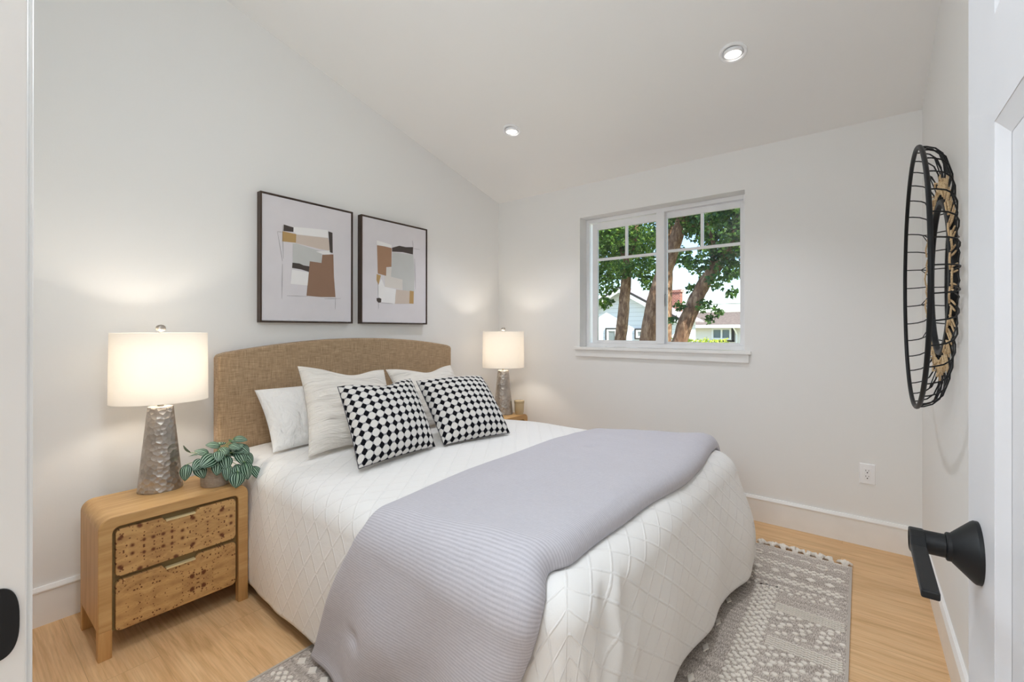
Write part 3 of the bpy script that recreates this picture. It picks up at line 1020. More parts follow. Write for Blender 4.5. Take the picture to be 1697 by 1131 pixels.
# pillows -------------------------------------------------------------------
def pillow(name, mat, bl, br, tr, tl, thick, label, cat='pillow', group=None, back=0.55, concave=0.06, chop=0.0, wr=0.006, seed=0.0, n=44, uvs=None, piping=None):
    bl, br, tr, tl = map(Vector, (bl, br, tr, tl))
    ctr = (bl + br + tr + tl) / 4
    ex = ((br - bl) + (tr - tl)) / 2; ey = ((tl - bl) + (tr - br)) / 2
    nrm = ex.cross(ey).normalized()
    if nrm.x < 0: nrm = -nrm
    wx_, hy_ = ex.length, ey.length
    mb = MB(); mb.uv = []
    def P(s, t, side):
        ca = concave * 4 * t * (1 - t); cb = concave * 4 * s * (1 - s)
        s2 = 0.5 + (s - 0.5) * (1 - ca * abs(2 * s - 1)); t2 = 0.5 + (t - 0.5) * (1 - cb * abs(2 * t - 1))
        p = (bl * (1 - s2) + br * s2) * (1 - t2) + (tl * (1 - s2) + tr * s2) * t2
        h = thick * max(0.0, (16 * s * (1 - s) * t * (1 - t))) ** 0.42
        env = min(1.0, 6 * min(s, 1 - s, t, 1 - t) + 0.15)
        w = wr * (nz(s * 3 + seed, t * 9 + seed, seed) + 0.6 * nz(s * 8 + seed, t * 16, seed + 3)) * env
        if chop: p = p - ey * (chop * math.exp(-((s - 0.52) / 0.24) ** 2) * t2 ** 3)
        hh = h * (1.0 if side > 0 else -back) + w * (1 if side > 0 else 0.3)
        if side == 0: hh = 0
        return p + nrm * hh
    ts = [0.5 - 0.5 * math.cos(PI * i / n) for i in range(n + 1)]
    V = []
    for side in (1, -1):
        for t in ts:
            for s in ts:
                edge = s in (ts[0], ts[-1]) or t in (ts[0], ts[-1])
                V.append(P(s, t, 0 if edge else side)); mb.uv.append(((s * wx_ + seed), t * hy_ + seed))
    m = n + 1
    # texture coordinates follow the length of the cloth from the middle of the pillow outwards
    mid = n // 2
    for off in (0, m * m):
        U = [[0.0] * m for _ in range(m)]; W2 = [[0.0] * m for _ in range(m)]
        for i in range(m):
            for sg in (1, -1):
                acc = 0.0; j = mid
                while 0 <= j + sg <= n:
                    acc += (Vector(V[off + i * m + j + sg]) - Vector(V[off + i * m + j])).length; j += sg
                    U[i][j] = sg * acc
        for j in range(m):
            for sg in (1, -1):
                acc = 0.0; i = mid
                while 0 <= i + sg <= n:
                    acc += (Vector(V[off + (i + sg) * m + j]) - Vector(V[off + i * m + j])).length; i += sg
                    W2[i][j] = sg * acc
        for i in range(m):
            for j in range(m):
                mb.uv[off + i * m + j] = (U[i][j] + 1.0 + seed, W2[i][j] + 1.0 + seed)
    F = []
    for k, off in enumerate((0, m * m)):
        for i in range(n):
            for j in range(n):
                a = off + i * m + j
                F.append((a, a + 1, a + m + 1, a + m) if k == 0 else (a, a + m, a + m + 1, a + 1))
    mb.add(V, F)
    me_o = mb.build(name, mat, None, smooth=True)
    bm = bmesh.new(); bm.from_mesh(me_o.data)
    bmesh.ops.remove_doubles(bm, verts=bm.verts, dist=1e-6)
    bm.to_mesh(me_o.data); bm.free()
    if piping:
        path = [P(s, 0, 0) for s in ts] + [P(1, t, 0) for t in ts[1:]] + [P(s, 1, 0) for s in reversed(ts[:-1])] + [P(0, t, 0) for t in reversed(ts[1:-1])]
        pb = MB(); pb.tube(path, 0.0024, 6, closed=True); pb.build('piping', piping, me_o, smooth=True)
    tag(me_o, label, cat, group)
    return me_o
pillow('bed_pillow', pil_white, (0.375, 1.030, 0.610), (0.375, 1.66, 0.614), (0.17, 1.66, 0.895), (0.165, 1.030, 0.902), 0.085,
       'plain white sleeping pillow against the headboard behind the left cream cushion', concave=0.05, seed=1.3)
EG = 'large cream cushions against the headboard'
pillow('euro_cushion', pil_cream, (0.63, 1.075, 0.622), (0.64, 1.61, 0.615), (0.33, 1.715, 0.972), (0.33, 1.174, 1.028), 0.085,
       'large cream cushion behind the left dotted cushion', 'cushion', EG, chop=0.10, concave=0.085, wr=0.012, seed=4.1)
pillow('euro_cushion', pil_cream, (0.60, 1.70, 0.622), (0.60, 2.245, 0.622), (0.30, 2.318, 0.962), (0.31, 1.745, 0.970), 0.085,
       'large off-white cushion behind the right dotted cushion, mostly hidden', 'cushion', EG, chop=0.11, concave=0.085, wr=0.010, seed=7.7)
CG = 'black and white dotted cushions'
pillow('dotted_cushion', dots_m, (0.985, 1.110, 0.628), (0.965, 1.562, 0.628), (0.685, 1.633, 0.945), (0.685, 1.192, 0.945), 0.098,
       'black and white dotted cushion in front of the left cream cushion', 'cushion', CG, chop=0.09, concave=0.03, wr=0.003, seed=0.2, piping=simple('black_piping', '#5A585C', 0.9))
pillow('dotted_cushion', dots_m, (0.985, 1.605, 0.628), (1.080, 2.030, 0.628), (0.780, 2.118, 0.927), (0.690, 1.673, 0.929), 0.095,
       'black and white dotted cushion nearer the window, right of its twin', 'cushion', CG, chop=0.0, concave=0.03, wr=0.003, seed=0.5, piping=MATS['black_piping'])

# ================================================================== NIGHTSTANDS
NSW, NSD, NSH = 0.508, 0.320, 0.522
def make_nightstand(label):
    t = thing('nightstand', label, 'nightstand', (0.158, 0.6215, 0), 0, 'burl nightstands either side of the bed')
    hw = NSW / 2
    ow, th = 0.040, 0.040
    # bent shell: both sides and the top in one piece with round shoulders
    outer = []
    R = 0.042; n = 8
    for i in range(n + 1):
        a = PI - PI / 2 * i / n
        outer.append((-hw + R + R * math.cos(a), NSH - R + R * math.sin(a)))
    for i in range(n + 1):
        a = PI / 2 - PI / 2 * i / n
        outer.append((hw - R + R * math.cos(a), NSH - R + R * math.sin(a)))
    r2 = 0.024
    inner = []
    for i in range(n + 1):
        a = PI / 2 * i / n
        inner.append((hw - ow - r2 + r2 * math.cos(a), NSH - th - r2 + r2 * math.sin(a)))
    for i in range(n + 1):
        a = PI / 2 + PI / 2 * i / n
        inner.append((-hw + ow + r2 + r2 * math.cos(a), NSH - th - r2 + r2 * math.sin(a)))
    zb = 0.105
    poly = [(-hw, zb)] + outer + [(hw, zb), (hw - ow, zb)] + inner + [(-hw + ow, zb)]
    mb = MB()
    # as quads strip (outer to reversed inner) so the concave outline meshes cleanly
    A = [(-hw, zb)] + outer + [(hw, zb)]
    B = [(-hw + ow, zb)] + list(reversed(inner)) + [(hw - ow, zb)]
    nn = len(A)
    vs = [(0, y, z) for y, z in A] + [(0, y, z) for y, z in B] + [(NSD, y, z) for y, z in A] + [(NSD, y, z) for y, z in B]
    fs = []
    for i in range(nn - 1):
        fs.append((i, i + 1, nn + i + 1, nn + i))
        fs.append((2 * nn + i, 3 * nn + i, 3 * nn + i + 1, 2 * nn + i + 1))
        fs.append((i, 2 * nn + i, 2 * nn + i + 1, i + 1))
        fs.append((nn + i, nn + i + 1, 3 * nn + i + 1, 3 * nn + i))
    for i in (0, nn - 1):
        fs.append((i, nn + i, 3 * nn + i, 2 * nn + i))
    mb.add(vs, fs)
    sh = mb.build('frame', [oakc_m, oakz_m], t, bevel=0.003)
    for p in sh.data.polygons:
        if abs(p.normal.y) > 0.7 and p.center.z < NSH - 0.05: p.material_index = 1
    smooth_angle(sh, 35)
    for sy in (-1, 1):
        ya, yb = sorted((sy * hw, sy * (hw - ow)))
        for xa, xb in ((0.0, 0.028), (NSD - 0.034, NSD)):
            mb = MB(); mb.box(xa, xb, ya, yb, 0.0, zb + 0.001)
            mb.build('leg', oakz_m, t, bevel=0.002)
    mb = MB(); mb.box(0.004, NSD - 0.022, -hw + ow + 0.001, hw - ow - 0.001, 0.088, NSH - th - 0.001)
    mb.build('carcass', recess_m, t)
    def drawer(z0, z1, mat):
        y0, y1 = -hw + ow + 0.010, hw - ow - 0.010
        r = 0.017
        pts = []
        for cx, cz, a0 in ((y1 - r, z0 + r, -90), (y1 - r, z1 - r, 0)):
            for i in range(6):
                a = math.radians(a0 + 18 * i); pts.append((cx + r * math.cos(a), cz + r * math.sin(a)))
        pts += [(0.062, z1), (0.052, z1 - 0.014), (-0.052, z1 - 0.014), (-0.062, z1)]
        for cx, cz, a0 in ((y0 + r, z1 - r, 90), (y0 + r, z0 + r, 180)):
            for i in range(6):
                a = math.radians(a0 + 18 * i); pts.append((cx + r * math.cos(a), cz + r * math.sin(a)))
        m = MB(); m.prism(pts, 'x', NSD - 0.0215, NSD - 0.004)
        d = m.build('drawer', mat, t, bevel=0.0015)
        m = MB(); m.box(NSD - 0.018, NSD + 0.0015, -0.050, 0.050, z1 - 0.0180, z1 - 0.0108)
        h = m.build('handle', brass_m, d, bevel=0.0008)
        h['label'] = 'slim pale brass edge pull'
        return d
    drawer(0.292, NSH - th - 0.013, m_burl('burl_veneer_upper', -0.075, 1))
    drawer(0.088, 0.276, m_burl('burl_veneer_lower', 0.06, 2))
    return t
ns1 = make_nightstand('two-drawer burl wood nightstand left of the bed under the potted plant')
ns2 = copy_thing(ns1, (0.158, 2.788, 0), 0, 'burl wood nightstand in the far corner beyond the bed')

# ================================================================== TABLE LAMPS
def make_lamp(loc, rz, label):
    t = thing('table_lamp', label, 'lamp', loc, rz, 'hammered metal table lamps')
    m = MB()
    pr = [(0.000, 0.0), (0.0795, 0.0), (0.081, 0.004), (0.080, 0.008)]
    for i in range(1, 25):
        k = i / 24
        pr.append((0.080 - 0.034 * k, 0.008 + 0.350 * k))
    pr += [(0.0455, 0.362), (0.040, 0.3645), (0.0, 0.3645)]
    m.lathe(pr, 56, sx=0.80, sy=1.0)
    b = m.build('base', hammer_m, t, smooth=False); smooth_angle(b, 40)
    m = MB(); m.lathe([(0.012, 0.3645), (0.012, 0.372), (0.0085, 0.373), (0.0085, 0.395), (0.013, 0.397), (0.013, 0.43), (0.005, 0.432)], 20)
    nk = m.build('neck', nickel_m, t); smooth_angle(nk, 40)
    m = MB()
    zt_, zb_ = 0.684, 0.386
    m.lathe([(0.1735, zb_), (0.1705, zt_), (0.1690, zt_), (0.1720, zb_)], 72, sx=0.74, sy=1.0, close=True)
    sh = m.build('lamp_shade', shade_m, t, smooth=False); smooth_angle(sh, 60)
    sh['label'] = 'white fabric drum shade, lit'
    m = MB()
    m.tube([(0, 0, 0.43), (0, 0.035, 0.46), (0, 0.045, 0.55), (0, 0.02, 0.66), (0, 0, 0.684)], 0.0015, 6)
    m.tube([(0, 0, 0.43), (0, -0.035, 0.46), (0, -0.045, 0.55), (0, -0.02, 0.66), (0, 0, 0.684)], 0.0015, 6)
    m.tube([(0, -0.169, 0.682), (0, 0.169, 0.682)], 0.0018, 6)
    m.tube([(-0.125, 0, 0.682), (0.125, 0, 0.682)], 0.0018, 6)
    m.build('harp', nickel_m, t, smooth=True)
    m = MB()
    m.lathe([(0.004, 0.684), (0.006, 0.690), (0.0165, 0.695), (0.0185, 0.703), (0.0165, 0.712), (0.010, 0.718), (0.0, 0.720)], 28, sx=0.9)
    fi = m.build('finial', hammer_m, t); smooth_angle(fi, 50)
    m = MB()
    m.lathe([(0.0, 0.435), (0.013, 0.440), (0.016, 0.46), (0.028, 0.49), (0.030, 0.51), (0.024, 0.53), (0.010, 0.542), (0.0, 0.544)], 20)
    bu = m.build('bulb', m_glass('bulb_glass') if 'bulb_glass' not in bpy.data.materials else bpy.data.materials['bulb_glass'], t, smooth=True)
    return t
lamp1 = make_lamp((0.255, 0.608, NSH), math.radians(-12), 'lit table lamp with a hammered metal base on the nightstand beside the plant')
lamp2 = copy_thing(lamp1, (0.325, 2.905, NSH), math.radians(-50), 'lit table lamp with a hammered metal base in the far corner beside the candle')
for l in (lamp1, lamp2):
    add_light('lamp_bulb', 'POINT', (l.location.x, l.location.y, NSH + 0.53), P_LAMP, WARM, shadow_soft_size=0.03)

# candle jar on the far nightstand
cj = thing('candle_jar', 'pale tan lidded candle jar on the far nightstand beside the lamp', 'candle', (0.432, 2.985, NSH))
m = MB(); m.lathe([(0.0, 0.0), (0.034, 0.0), (0.035, 0.006), (0.035, 0.012), (0.038, 0.016), (0.040, 0.06), (0.0405, 0.088), (0.0, 0.088)], 32)
smooth_angle(m.build('jar', simple('tan_wax_glass', '#CBB894', 0.35), cj), 40)
m = MB(); m.lathe([(0.0, 0.0885), (0.042, 0.0885), (0.0425, 0.094), (0.0425, 0.108), (0.041, 0.111), (0.0, 0.112)], 32)
smooth_angle(m.build('lid', simple('tan_lid', '#BFAA85', 0.5), cj), 40)

# ================================================================== POTTED PLANT
pl = thing('potted_plant', 'striped-leaf peperomia in a ridged taupe pot on the nightstand', 'plant', (0.372, 0.780, NSH))
PR, PH = 0.060, 0.098
m = MB()
m.lathe([(0.0, 0.0), (0.052, 0.0), (0.055, 0.004), (0.0565, 0.02), (PR, PH - 0.004), (PR - 0.001, PH), (PR - 0.006, PH), (PR - 0.007, PH - 0.014), (0.0, PH - 0.014)], 48)
smooth_angle(m.build('pot', m_pot(), pl), 40)
m = MB(); m.lathe([(0.0, PH - 0.0135), (0.05, PH - 0.0135), (0.0515, PH - 0.010), (0.0, PH - 0.004)], 24)
m.build('soil', simple('dark_soil', '#2B221B', 0.95), pl)
leafb = MB(); leafb.uv = []
stems = MB()
def leaf(base, dirv, nrm, L, Wd, curl=0.25):
    d = Vector(dirv).normalized(); nn = Vector(nrm); nn = (nn - d * nn.dot(d)).normalized(); sd = d.cross(nn)
    nu, nv = 8, 9
    V = []
    for j in range(nv + 1):
        v = j / nv
        wv = Wd * 0.5 * (math.sin(PI * min(1, v * 0.97 + 0.03)) ** 0.62) * (1.12 - 0.45 * v)
        if v >= 1: wv = 0.0005
        for i in range(nu + 1):
            u = -1 + 2 * i / nu
            p = Vector(base) + d * (L * v) + sd * (wv * u) + nn * (-curl * L * (v - 0.25) ** 2 - 0.16 * wv * u * u + 0.05 * L * math.sin(PI * v))
            V.append(p); leafb.uv.append((u, v))
    F = [(j * (nu + 1) + i, j * (nu + 1) + i + 1, (j + 1) * (nu + 1) + i + 1, (j + 1) * (nu + 1) + i) for j in range(nv) for i in range(nu)]
    leafb.add(V, F)
rd = random.Random(11)
pc = Vector((0, 0, PH - 0.01))
def stem_leaf(tip, dirv, nrm, L, Wd):
    tip = Vector(tip)
    mid = (pc + tip) / 2 + Vector((0, 0, 0.025))
    st = Vector((tip.x * 0.25, tip.y * 0.25, PH - 0.01))
    stems.tube([st, st.lerp(mid, 0.5) + Vector((0, 0, 0.01)), mid, tip], 0.0013, 5)
    leaf(tip, dirv, nrm, L, Wd)
# leaves placed around the pot: x towards the room, y towards the bed
hand = [
    ((0.055, -0.015, 0.145), (0.45, -0.75, -0.25), (0.75, 0.05, 0.65), 0.078, 0.066),
    ((0.035, -0.055, 0.130), (0.5, -0.7, -0.35), (0.8, 0.0, 0.6), 0.060, 0.052),
    ((0.045, -0.085, 0.118), (0.4, 0.2, -0.7), (0.9, -0.2, 0.4), 0.060, 0.048),
    ((0.030, -0.118, 0.122), (0.3, -0.2, -0.9), (0.9, -0.4, 0.3), 0.060, 0.042),
    ((0.010, -0.100, 0.165), (0.1, -0.6, 0.7), (0.5, -0.6, -0.5), 0.040, 0.014),
    ((0.050, 0.020, 0.135), (0.6, -0.1, -0.7), (0.8, 0.0, 0.55), 0.060, 0.056),
    ((0.060, -0.010, 0.118), (0.5, -0.2, -0.8), (0.85, 0.1, 0.5), 0.056, 0.052),
    ((0.030, 0.045, 0.150), (0.3, 0.5, 0.25), (0.5, 0.0, 0.85), 0.055, 0.050),
    ((0.000, 0.020, 0.170), (-0.1, -0.6, 0.2), (0.5, 0.0, 0.85), 0.052, 0.045),
    ((0.020, 0.085, 0.165), (0.5, 0.45, -0.5), (0.7, 0.2, 0.65), 0.060, 0.055),
    ((0.010, 0.070, 0.195), (0.3, 0.6, -0.1), (0.5, 0.1, 0.85), 0.052, 0.05),
    ((0.045, 0.075, 0.140), (0.6, 0.2, -0.7), (0.8, 0.2, 0.5), 0.066, 0.056),
    ((0.035, 0.105, 0.128), (0.5, 0.4, -0.75), (0.85, 0.3, 0.4), 0.060, 0.052),
    ((0.078, 0.020, 0.095), (0.35, -0.1, -0.9), (0.95, -0.1, 0.3), 0.060, 0.040),
    ((0.085, 0.055, 0.092), (0.3, 0.1, -0.9), (0.95, 0.0, 0.3), 0.056, 0.050),
    ((0.100, 0.055, 0.062), (0.35, -0.2, -0.75), (0.92, 0.0, 0.4), 0.062, 0.062),
    ((0.085, 0.090, 0.095), (0.3, 0.1, -0.9), (0.92, 0.2, 0.3), 0.072, 0.060),
    ((0.080, 0.125, 0.065), (0.35, 0.35, -0.75), (0.9, 0.3, 0.3), 0.060, 0.048),
    ((0.020, -0.035, 0.150), (-0.4, -0.6, 0.3), (0.3, -0.2, 0.9), 0.050, 0.045),
    ((-0.035, 0.030, 0.165), (-0.7, 0.2, 0.1), (0.1, 0.0, 1.0), 0.055, 0.05),
    ((-0.045, -0.040, 0.140), (-0.7, -0.5, -0.1), (0.0, 0.0, 1.0), 0.055, 0.05),
    ((-0.03, 0.09, 0.15), (-0.3, 0.8, -0.1), (0.1, 0.2, 1.0), 0.055, 0.05),
]
for h in hand: stem_leaf(h[0], h[1], h[2], h[3] * 1.12, h[4] * 1.15)
for k in range(10):
    a = rd.uniform(-0.6, 2.2); r = rd.uniform(0.01, 0.075)
    tip = (r * math.cos(a), r * math.sin(a) + 0.015, rd.uniform(0.12, 0.18))
    stem_leaf(tip, (math.cos(a), math.sin(a), rd.uniform(-0.6, 0.0)), (0.6, 0.0, 0.8), rd.uniform(0.045, 0.06), rd.uniform(0.042, 0.052))
leafb.build('foliage', m_peperomia(), pl, smooth=True)
stems.build('stems', simple('green_stem', '#7E9A55', 0.6), pl, smooth=True)

# ================================================================== PICTURES
ART = {
 'dark': '#4A413D', 'ochre': '#BC9A66', 'white': '#F2F0F0', 'beige': '#D3C4B8', 'grey': '#C9CAC8', 'brown': '#94745F', 'cream': '#DFD9D3', 'rust': '#A98469'}
art_m = {k: simple('paint_' + k, v, 0.7) for k, v in ART.items()}
canvas_m = simple('canvas_off_white', '#E0DCE0', 0.8)
ink_m = simple('ink_line', '#6A6260', 0.8)
def picture(y0, y1, polys, lines, label):
    z0, z1 = 1.2615, 1.9925
    yc, zc = (y0 + y1) / 2, (z0 + z1) / 2
    t = thing('framed_picture', label, 'picture', (0, yc, zc), 0, 'abstract paintings above the headboard')
    hw, hh, w = (y1 - y0) / 2, (z1 - z0) / 2, 0.0075
    m = MB()
    for a, b, c, d in ((-hw, -hw + w, -hh, hh), (hw - w, hw, -hh, hh)):
        m.box(0.002, 0.045, a, b, c, d)
    for c, d in ((-hh, -hh + w), (hh - w, hh)):
        m.box(0.002, 0.045, -hw + w, hw - w, c, d)
    fo = m.build('frame', walnut_m, t)
    m = MB()
    keys = list(art_m.keys())
    m.box(0.004, 0.040, -hw + w + 0.003, hw - w - 0.003, -hh + w + 0.003, hh - w - 0.003, 0)
    x = 0.0402
    for i, (k, pts) in enumerate(polys):
        m.prism([(p[0] - yc, p[1] - zc) for p in pts], 'x', 0.0399, x + 0.00012 * i, 1 + keys.index(k))
    for ln in lines:
        (a, b), (c, d) = ln
        m.tube([(0.0404, a - yc, b - zc), (0.0406, (a + c) / 2 - yc, (b + d) / 2 - zc), (0.0404, c - yc, d - zc)], [0.0005, 0.0009, 0.0004], 5, mi=len(keys) + 1)
    m.build('canvas', [canvas_m] + [art_m[k] for k in keys] + [ink_m], t)
    return t
p1 = [('grey', [(1.291, 1.728), (1.313, 1.73), (1.469, 1.704), (1.469, 1.631), (1.394, 1.626), (1.39, 1.607), (1.291, 1.612)]),
      ('white', [(1.295, 1.825), (1.40, 1.836), (1.51, 1.844), (1.513, 1.797), (1.313, 1.785), (1.294, 1.797)]),
      ('beige', [(1.312, 1.783), (1.42, 1.789), (1.513, 1.795), (1.522, 1.755), (1.527, 1.716), (1.46, 1.718), (1.309, 1.732)]),
      ('white', [(1.433, 1.699), (1.529, 1.721), (1.529, 1.695), (1.487, 1.687)]),
      ('dark', [(1.238, 1.829), (1.268, 1.825), (1.295, 1.822), (1.294, 1.795), (1.236, 1.791)]),
      ('ochre', [(1.231, 1.789), (1.311, 1.785), (1.309, 1.734), (1.23, 1.73)]),
      ('dark', [(1.513, 1.837), (1.541, 1.833), (1.543, 1.705), (1.524, 1.707)]),
      ('white', [(1.285, 1.573), (1.388, 1.567), (1.38, 1.487), (1.278, 1.489)]),
      ('dark', [(1.289, 1.614), (1.33, 1.614), (1.355, 1.606), (1.394, 1.604), (1.388, 1.57), (1.34, 1.580), (1.287, 1.583)]),
      ('brown', [(1.394, 1.635), (1.469, 1.633), (1.474, 1.685), (1.547, 1.697), (1.551, 1.557), (1.562, 1.428), (1.46, 1.423), (1.374, 1.425)])]
l1 = [[(1.231, 1.823), (1.236, 1.631)], [(1.231, 1.599), (1.228, 1.399)], [(1.231, 1.615), (1.203, 1.782)], [(1.203, 1.782), (1.233, 1.783)], [(1.257, 1.418), (1.381, 1.422)], [(1.488, 1.413), (1.599, 1.421)], [(1.562, 1.426), (1.561, 1.349)]]
p2 = [('white', [(1.87, 1.838), (1.994, 1.824), (1.994, 1.804), (1.872, 1.806)]),
      ('grey', [(2.0, 1.775), (2.188, 1.781), (2.198, 1.70), (2.202, 1.608), (2.197, 1.508), (2.093, 1.507), (2.089, 1.586), (1.988, 1.598)]),
      ('cream', [(1.949, 1.658), (1.994, 1.663), (1.988, 1.597), (2.09, 1.586), (2.09, 1.513), (1.936, 1.522), (1.936, 1.593)]),
      ('ochre', [(1.87, 1.605), (1.904, 1.598), (1.884, 1.531), (1.868, 1.563)]),
      ('rust', [(1.872, 1.804), (1.93, 1.805), (1.994, 1.801), (1.992, 1.668), (1.949, 1.661), (1.947, 1.6), (1.878, 1.609)]),
      ('dark', [(1.998, 1.805), (2.061, 1.828), (2.12, 1.827), (2.188, 1.837), (2.186, 1.782), (2.09, 1.786), (1.998, 1.777)]),
      ('white', [(1.884, 1.531), (1.907, 1.576), (1.936, 1.522), (2.032, 1.511), (2.022, 1.405), (1.884, 1.416)]),
      ('beige', [(2.034, 1.511), (2.156, 1.507), (2.152, 1.413), (2.022, 1.407)]),
      ('ochre', [(2.157, 1.51), (2.194, 1.508), (2.192, 1.415), (2.152, 1.415)]),
      ('dark', [(1.868, 1.438), (1.89, 1.442), (1.907, 1.436), (1.905, 1.411), (1.885, 1.408), (1.871, 1.419)])]
l2 = [[(2.182, 1.885), (2.188, 1.834)], [(2.188, 1.826), (2.255, 1.829)], [(1.884, 1.416), (1.884, 1.363)], [(1.907, 1.408), (2.025, 1.407)], [(2.202, 1.753), (2.212, 1.526)], [(1.878, 1.588), (1.882, 1.435)]]
picture(1.109, 1.683, p1, l1, 'framed abstract painting with a large dark brown block, left of its pair')
picture(1.747, 2.322, p2, l2, 'framed abstract painting with a rust block at top left, nearer the corner')

# ================================================================== BASKET MIRROR
MY, MZ = 2.40, 1.423
mir = thing('basket_mirror', 'round black wire basket mirror with jute wrapping on the right wall', 'mirror', (W, MY, MZ))
RX, RR = -0.089, 0.505
def ring(mb, x, R, r, n=96, seg=10):
    mb.tube([(x, R * math.cos(2 * PI * k / n), R * math.sin(2 * PI * k / n)) for k in range(n)], r, seg, closed=True)
m = MB(); ring(m, RX, RR, 0.0075); m.build('rim', matte_black_m, mir, smooth=True)
m = MB()
prof = [(0.282, -0.012), (0.282, -0.024), (0.287, -0.027), (0.298, -0.025), (0.301, -0.020), (0.301, -0.012)]
nseg = 96
vs = [(x, r * math.cos(2 * PI * k / nseg), r * math.sin(2 * PI * k / nseg)) for r, x in prof for k in range(nseg)]
fs = [(i * nseg + k, i * nseg + (k + 1) % nseg, ((i + 1) % 6) * nseg + (k + 1) % nseg, ((i + 1) % 6) * nseg + k) for i in range(6) for k in range(nseg)]
m.add(vs, fs); mf = m.build('mirror_frame', matte_black_m, mir); smooth_angle(mf, 40)
m = MB(); m.prism([(0.284 * math.cos(2 * PI * k / 72), 0.284 * math.sin(2 * PI * k / 72)) for k in range(72)], 'x', -0.016, -0.0127)
tm = NT('mirror_silver'); tm_n = tm.noise(tm.coord(), 3.0, 2)
mirror_m = tm.bsdf(tm.mix(tm.math('MULTIPLY', tm_n, 0.06), '#E6E8E8', '#B9BDBD'), 0.03, 1.0)
m.build('mirror_glass', mirror_m, mir)
m = MB(); m.prism([(0.300 * math.cos(2 * PI * k / 72), 0.300 * math.sin(2 * PI * k / 72)) for k in range(72)], 'x', -0.0125, -0.001)
m.build('backing_board', black_m, mir)
def rib_path(a):
    pts = []
    # out from the rim parallel to the wall normal, rounding over towards the mirror
    ctrl = [(RX, 0.505), (-0.070, 0.501), (-0.046, 0.490), (-0.026, 0.468), (-0.014, 0.430), (-0.010, 0.39), (-0.012, 0.34), (-0.016, 0.300)]
    return [(x, r * math.cos(a), r * math.sin(a)) for x, r in ctrl]
NR = 36
m = MB(); m.tube(rib_path(0.0), 0.0026, 6)
rib0 = m.build('wire_rib', matte_black_m, mir, smooth=True)
for k in range(1, NR):
    c = rib0.copy(); COL.objects.link(c); c.parent = mir; c.rotation_euler = (2 * PI * k / NR, 0, 0)
# curved loops between the ribs
m = MB()
def loop_path(a, da=2 * PI / NR, n=22):
    pts = []
    for i in range(n + 1):
        t_ = -1 + 2 * i / n
        ang = a + da * t_
        depth = 1 - abs(t_) ** 2.2
        r = 0.478 - 0.115 * depth
        x = -0.034 + 0.022 * min(1.0, depth * 1.6)
        pts.append((x, r * math.cos(ang), r * math.sin(ang)))
    return pts
m.tube(loop_path(0.0), 0.0019, 6)
lp0 = m.build('wire_loop', matte_black_m, mir, smooth=True)
for k in range(1, NR // 2):
    c = lp0.copy(); COL.objects.link(c); c.parent = mir; c.rotation_euler = (2 * PI * k / (NR // 2), 0, 0)
# jute wound round the wires in a band about the mirror
m = MB()
for k in range(NR):
    a = 2 * PI * k / NR
    for q in (-0.028, 0.028):
        rr = 0.366 + (0.012 if (k % 3) else 0.035)
        m.tube([(-0.022, 0.318 * math.cos(a + q), 0.318 * math.sin(a + q)), (-0.019, 0.345 * math.cos(a + q * 1.1), 0.345 * math.sin(a + q * 1.1)), (-0.017, rr * math.cos(a + q), rr * math.sin(a + q))], [0.0028, 0.0034, 0.0024], 6)
    a2 = a + 2 * PI / NR
    rr = 0.325 if k % 2 else 0.37
    m.tube([(-0.025, rr * math.cos(a), rr * math.sin(a)), (-0.028, (rr + 0.012) * math.cos((a + a2) / 2), (rr + 0.012) * math.sin((a + a2) / 2)), (-0.025, rr * math.cos(a2), rr * math.sin(a2))], 0.0030, 6)
jw = m.build('jute_wrapping', m_jute(), mir, smooth=True)
jw['label'] = 'natural jute rope wrapping'

# ================================================================== RUG
RX0, RX1, RY0, RY1 = 1.008, 2.636, 0.56, 2.878
rug_m = m_rug()
cream_m = simple('cream_pile', '#EBE4DA', 0.95)
bind_m = simple('grey_binding', '#BDB4AA', 0.9)
rug = MB()
rug.box(RX0, RX1, RY0, RY1, 0.0005, 0.006, 0)
for xa, xb in ((RX0 - 0.004, RX0 + 0.006), (RX1 - 0.006, RX1 + 0.004)): rug.box(xa, xb, RY0, RY1, 0.0004, 0.0078, 2)
for ya, yb in ((RY0 - 0.003, RY0 + 0.004), (RY1 - 0.004, RY1 + 0.003)): rug.box(RX0 - 0.004, RX1 + 0.004, ya, yb, 0.0004, 0.0075, 1)
rr_ = random.Random(5)
def lozenge(cx, cy, w, h, zt=0.0095):
    j = lambda: rr_.uniform(-0.08, 0.08)
    base = [(-0.5, -0.18), (-0.18, -0.5), (0.2, -0.5), (0.5, -0.15), (0.5, 0.18), (0.2, 0.5), (-0.18, 0.5), (-0.5, 0.2)]
    o4 = [(cx + (a + j()) * w, cy + (b + j()) * h) for a, b in base]
    n = len(o4)
    vs = [(x, y, 0.0055) for x, y in o4] + [(cx + (x - cx) * 0.86, cy + (y - cy) * 0.86, zt) for x, y in o4]
    fs = [tuple(range(n, 2 * n))] + [(i, (i + 1) % n, n + (i + 1) % n, n + i) for i in range(n)]
    rug.add(vs, fs, 1)
def diamond(cx, cy, w, h, zt=0.0098):
    o4 = [(cx - w / 2, cy), (cx, cy - h / 2), (cx + w / 2, cy), (cx, cy + h / 2)]
    vs = [(x, y, 0.0055) for x, y in o4] + [(cx + (x - cx) * 0.85, cy + (y - cy) * 0.85, zt) for x, y in o4]
    rug.add(vs, [(4, 5, 6, 7)] + [(i, (i + 1) % 4, 4 + (i + 1) % 4, 4 + i) for i in range(4)], 1)
